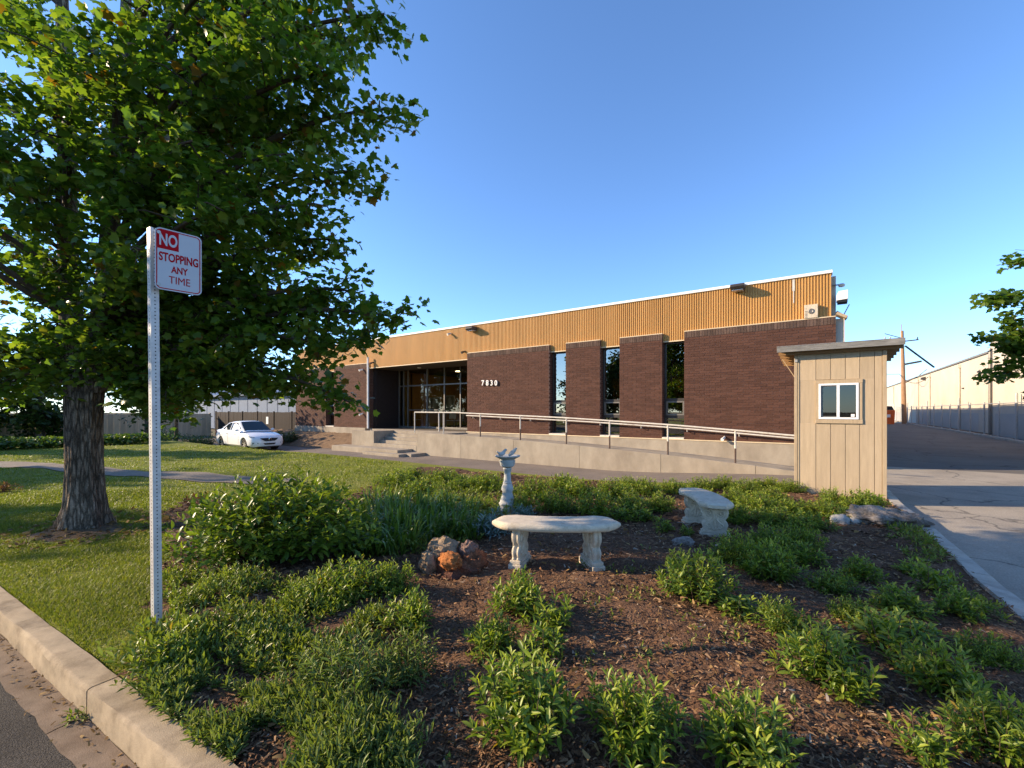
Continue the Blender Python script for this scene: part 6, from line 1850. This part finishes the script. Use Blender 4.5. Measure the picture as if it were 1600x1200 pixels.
SHADE_BOUGHS = [(-7.4, 4.45, 4.6), (-6.7, 5.0, 4.6), (-7.2, 2.55, 4.3), (-8.5, 4.5, 5.2), (-7.5, 5.0, 5.2), (-6.5, 4.7, 4.9), (-8.5, 2.4, 4.6), (-9, 4.9, 4.7), (-8.5, 3.6, 6.0)]  # boughs out of view, added to throw shade over the right of the bed
TIPS += [(800+FPX*u/d, HOR-FPX*(z-EYE)/d, d, .34) for u, d, z in SHADE_BOUGHS]
TIPS += [(800+FPX*u/d, HOR-FPX*(z-EYE)/d, d, .5) for u, d, z in ((-6, 7.2, 5.6), (-7, 7.9, 6.0), (-5, 6.8, 5.3), (-6.2, 8.1, 6.3), (-5, 7.6, 6.2), (-7.2, 7.2, 6.6), (-4.2, 7.2, 5.6))]
for px, py, d, fr in TIPS:
    if py > 405 and 5.0 <= d < 5.9 and px < 500: d = 5.75+.25*rnd.random()
    if py > 405 and d < 5.0: d = 5.75+.25*rnd.random()
    if py > 280: d = min(d, 6.65)
    tip = at(px, py, d)
    L = LB if (px > 150) else LA
    s = near_on(L, tip)
    k = s.lerp(tip, .55)+Vector((0, 0, .35+.12*(tip-s).length))+Vector((rnd.uniform(-.2, .2), rnd.uniform(-.2, .2), 0))
    pts = bez(s, tip, k, 10); ln = (tip-s).length
    r0 = min(.085, .022+.016*ln)*(.45 if px < -100 else .8)
    limbs.tube(pts, [r0*(1-.9*t)+.004 for t in np.linspace(0, 1, 10)], 6)
    n = int(5+ln*4.2)
    for j in range(n):
        t = 1-.75*(j/n)**1.15
        q = ((1-t)**2)*s+2*t*(1-t)*k+t*t*tip
        w_ = fr*(1.0 if t < .85 else .62)
        c = q+Vector((rnd.gauss(0, w_*.62), rnd.gauss(0, w_*.62), rnd.gauss(-.08, w_*.42)))
        centres.append(c)
        limbs.tube([q, q.lerp(c, .6)+Vector((0, 0, .05)), c], [.010, .007, .003], 4, cap=False)
o = obj('branches', limbs, M['twig'], tree, normals=False); tag(o, kind='stuff')
V, F = leaf_cloud([tuple(c) for c in centres], 36, .145, .090, MAPLE, 5, droop=.45)
o = link('crown', mesh_np('crown', V-np.array(base), F), M['tree_leaf'], tree); tag(o, kind='stuff')
print('tree leaves', len(V)//13)

def tree_b(name, base, h, cr, trunk_r, n, per, size, lm, label, seed, group=None, zlo=.3, T=MAPLE_LO, lean=(0, 0), tips=None, spread=.22):
    r = np.random.default_rng(seed); base = Vector(base)
    t = thing(name, base, label, 'tree', group)
    top_ = base+Vector((lean[0], lean[1], h*.85))
    b = MB(); pts = [base+Vector((0, 0, -.2)), base.lerp(top_, .3)+Vector((.05, .02, 0)), base.lerp(top_, .65), top_]
    b.tube(pts, [trunk_r*1.2, trunk_r*.85, trunk_r*.55, trunk_r*.12], 10)
    obj('trunk', b, M['bark'], t, smooth=True)
    br = MB(); cs = []
    tips = tips or []
    for i in range(n):
        f = r.uniform(zlo, 1.0); z = base.z+h*f
        rad = cr*math.sin(math.pi*min(1, max(0.05, (f-zlo*.7)/(1-zlo*.7)))**.75)*r.uniform(.45, 1.0)
        a = r.uniform(0, 6.28); s = base.lerp(top_, max(.15, f*.8-.05)); tp = s+Vector((rad*math.cos(a), rad*math.sin(a), (z-s.z)))
        tips.append((tp, s))
    for tp, s in tips:
        k = s.lerp(tp, .5)+Vector((0, 0, .2)); br.tube(bez(s, tp, k, 5), [trunk_r*.22, trunk_r*.17, trunk_r*.12, trunk_r*.08, trunk_r*.03], 5)
        ln = (tp-s).length
        for j in range(max(3, int(ln*2.6))):
            q = s.lerp(tp, 1-.7*r.uniform()); cs.append(q+Vector((r.normal(0, .28), r.normal(0, .28), r.normal(0, .22)))*(spread/.22))
    obj('branches', br, M['twig'], t, normals=False)
    V, F = leaf_cloud([tuple(c) for c in cs], per, spread, size, T, seed+1)
    tag(link('crown', mesh_np('crown', V-np.array(base), F), lm, t), kind='stuff')
    return t
# tree at the right edge, its boughs reaching into the picture
rb = Vector((8.05, 20.5, .2))
rt_tips = []
for px, py, d in ((1520, 450, 12.5), (1512, 520, 12.8), (1545, 480, 12.2), (1530, 560, 12.6), (1560, 380, 13), (1580, 370, 12.6), (1575, 440, 12.2), (1590, 500, 12.4), (1585, 560, 12.6), (1600, 600, 13), (1620, 420, 12.4), (1630, 520, 12.4), (1640, 350, 12.6), (1610, 470, 13.4), (1560, 520, 13.2), (1660, 450, 12)):
    tp = at(px+26, py+10, d); rt_tips.append((tp, rb+Vector((0, 0, max(2.2, tp.z-1.2)))))
tree_b('street_tree', rb, 7.6, 2.6, .16, 26, 60, .15, M['tree_leaf'], 'leafy tree by the fence whose boughs reach in at the right edge', 61, T=MAPLE, tips=rt_tips, zlo=.45, spread=.20)
# far left trees, shrubs and hedge
GT = 'trees across the lawn on the far left'
tree_b('garden_tree', at(62, 686, 27), 5.2, 2.6, .22, 34, 22, .30, M['far_leaf'], 'dark dense tree behind the hedge at the far left', 71, None, zlo=.15, T=QUADLEAF, spread=.4)
tree_b('garden_tree', at(-60, 690, 25), 6.2, 3.2, .25, 34, 22, .30, M['far_leaf'], 'dark tree partly outside the left edge of the photo', 72, None, zlo=.15, T=QUADLEAF, spread=.4)
tree_b('garden_tree', at(228, 691, 26), 4.6, 1.9, .10, 22, 16, .22, M['far_leaf'], 'slim young tree seen between the big trunk and the sign post', 73, None, zlo=.42, T=QUADLEAF, spread=.34)
tree_b('garden_tree', at(275, 690, 28), 5.2, 2.0, .10, 22, 16, .22, M['far_leaf'], 'slim young tree in front of the board fence right of the sign post', 74, None, zlo=.45, T=QUADLEAF, spread=.34)
tree_b('garden_tree', at(-190, 690, 30), 7.5, 3.4, .25, 40, 22, .32, M['far_leaf'], 'tall tree outside the left edge of the photo', 75, None, zlo=.12, T=QUADLEAF, spread=.4)
bs = make_shrub('fence_shrub', '', M['hedge_leaf'], 81, 110, .9, .95, .14, .06, 10, T=LANCE4, loose=.2); protos['x'] = bs
for px, py, s, z, lb in ((264, 700, .75, 1.15, 'yellow green shrub in front of the board fence beside the sign post'), (300, 702, 1.0, .75, 'green shrub in front of the board fence, left of the car'), (322, 701, .8, .7, 'low green shrub just left of the white car'),
                  (240, 701, .8, .6, 'low green shrub left of the yellow green shrub at the fence')):
    p = at(px, py, 25.5); o = put('x', px, py+30, s, lb, 'shrubs along the board fence', z); o.location = (p.x, p.y, -.52)
tb2 = make_shrub('clipped_shrub', '', M['far_leaf'], 83, 150, .42, .85, .09, .04, 10, T=LANCE4, loose=.05, low=.35); protos['y'] = tb2
for px, lb in ((437, 'small clipped dark shrub immediately right of the white car'), (457, 'rounded clipped shrub at the left end of the brick building')):
    p = at(px, 697, 26.0); o = put('y', px, 760, 1.0, lb, 'clipped shrubs by the building'); o.location = (p.x, p.y, -.42)
# hedge strip at the far edge of the lawn
r = np.random.default_rng(90); n = 9000
aa = np.array(at(-60, 706, 17.2)); cc = np.array(at(238, 699, 21.5)); t = r.uniform(0, 1, n)
pos = aa+(cc-aa)*t[:, None]; pos[:, :2] += r.normal(0, .38, (n, 2)); pos[:, 2] = gz(pos[:, 0], pos[:, 1])+r.uniform(0, 1, n)**.7*(.34+.08*np.sin(t*60))
d = r.normal(0, 1, (n, 3)); d[:, 2] = np.abs(d[:, 2])
V, F = scatter(QUADLEAF[0], QUADLEAF[1], pos, frames(d, np.tile(UP, (n, 1))+r.normal(0, .4, (n, 3))), .13*r.uniform(.6, 1.3, n))
tag(link('low_hedge', mesh_np('low_hedge', V, F), M['hedge_leaf']), 'low loose green hedge along the far edge of the lawn', 'hedge', None, 'stuff')
# dry brush clump at the left edge of the lawn
pq2 = at(4, 768, 8.4); dl = make_shrub('brown_tuft', 'small dark brown tuft of dry plant on the lawn at the left edge', M['red_leaf'], 85, 30, .22, .16, .08, .018, 9, T=LANCE4); dl.location = (pq2.x, pq2.y, float(gz(pq2.x, pq2.y))); dl['category'] = 'plant'

# trees across the street, behind the camera: they throw the bands of shade over the lawn and are mirrored in the windows
GS = 'street trees across the road mirrored in the windows'
for i, (u, d, h, cr) in enumerate(((-29, 7.9, 9.8, 1.2), (-31, 12.2, 9.8, 0.7), (-31, 17.5, 9, 0.9))):
    p = UD(u, d); tree_b('road_tree', (p.x, p.y, -.1), h, cr, .16, 26, 26, .34, M['far_leaf'], ORD[i]+' street tree, counted from the near side, shading the lawn from across the road', 101+i, GS+' and shading the lawn', zlo=.34, T=QUADLEAF, spread=.35)
for i, (x, y, h, cr) in enumerate(((-20, -19, 9, 1.6), (-14.5, -18, 12, 2.6), (-9.0, -17, 9.5, 3.0), (-26, -22, 10, 3.2), (-4, -17, 11, 3.2), (-35, -24, 9, 3.0), (-46, -19, 11, 4.0), (-53, -18, 12, 4.2), (-61, -17, 11, 4.2), (-40, -18, 10, 3.6))):
    tree_b('road_tree', (x, y, -.1), h, cr, .2, 34, 20, .36, M['far_leaf'], ORD[i]+' street tree across the road, mirrored in the windows, beside its neighbours', 111+i, GS, zlo=.2, T=QUADLEAF, spread=.4)
for k in list(protos):
    if k not in used and k not in ('x', 'y', 's', 'v'): bpy.data.objects.remove(protos[k])
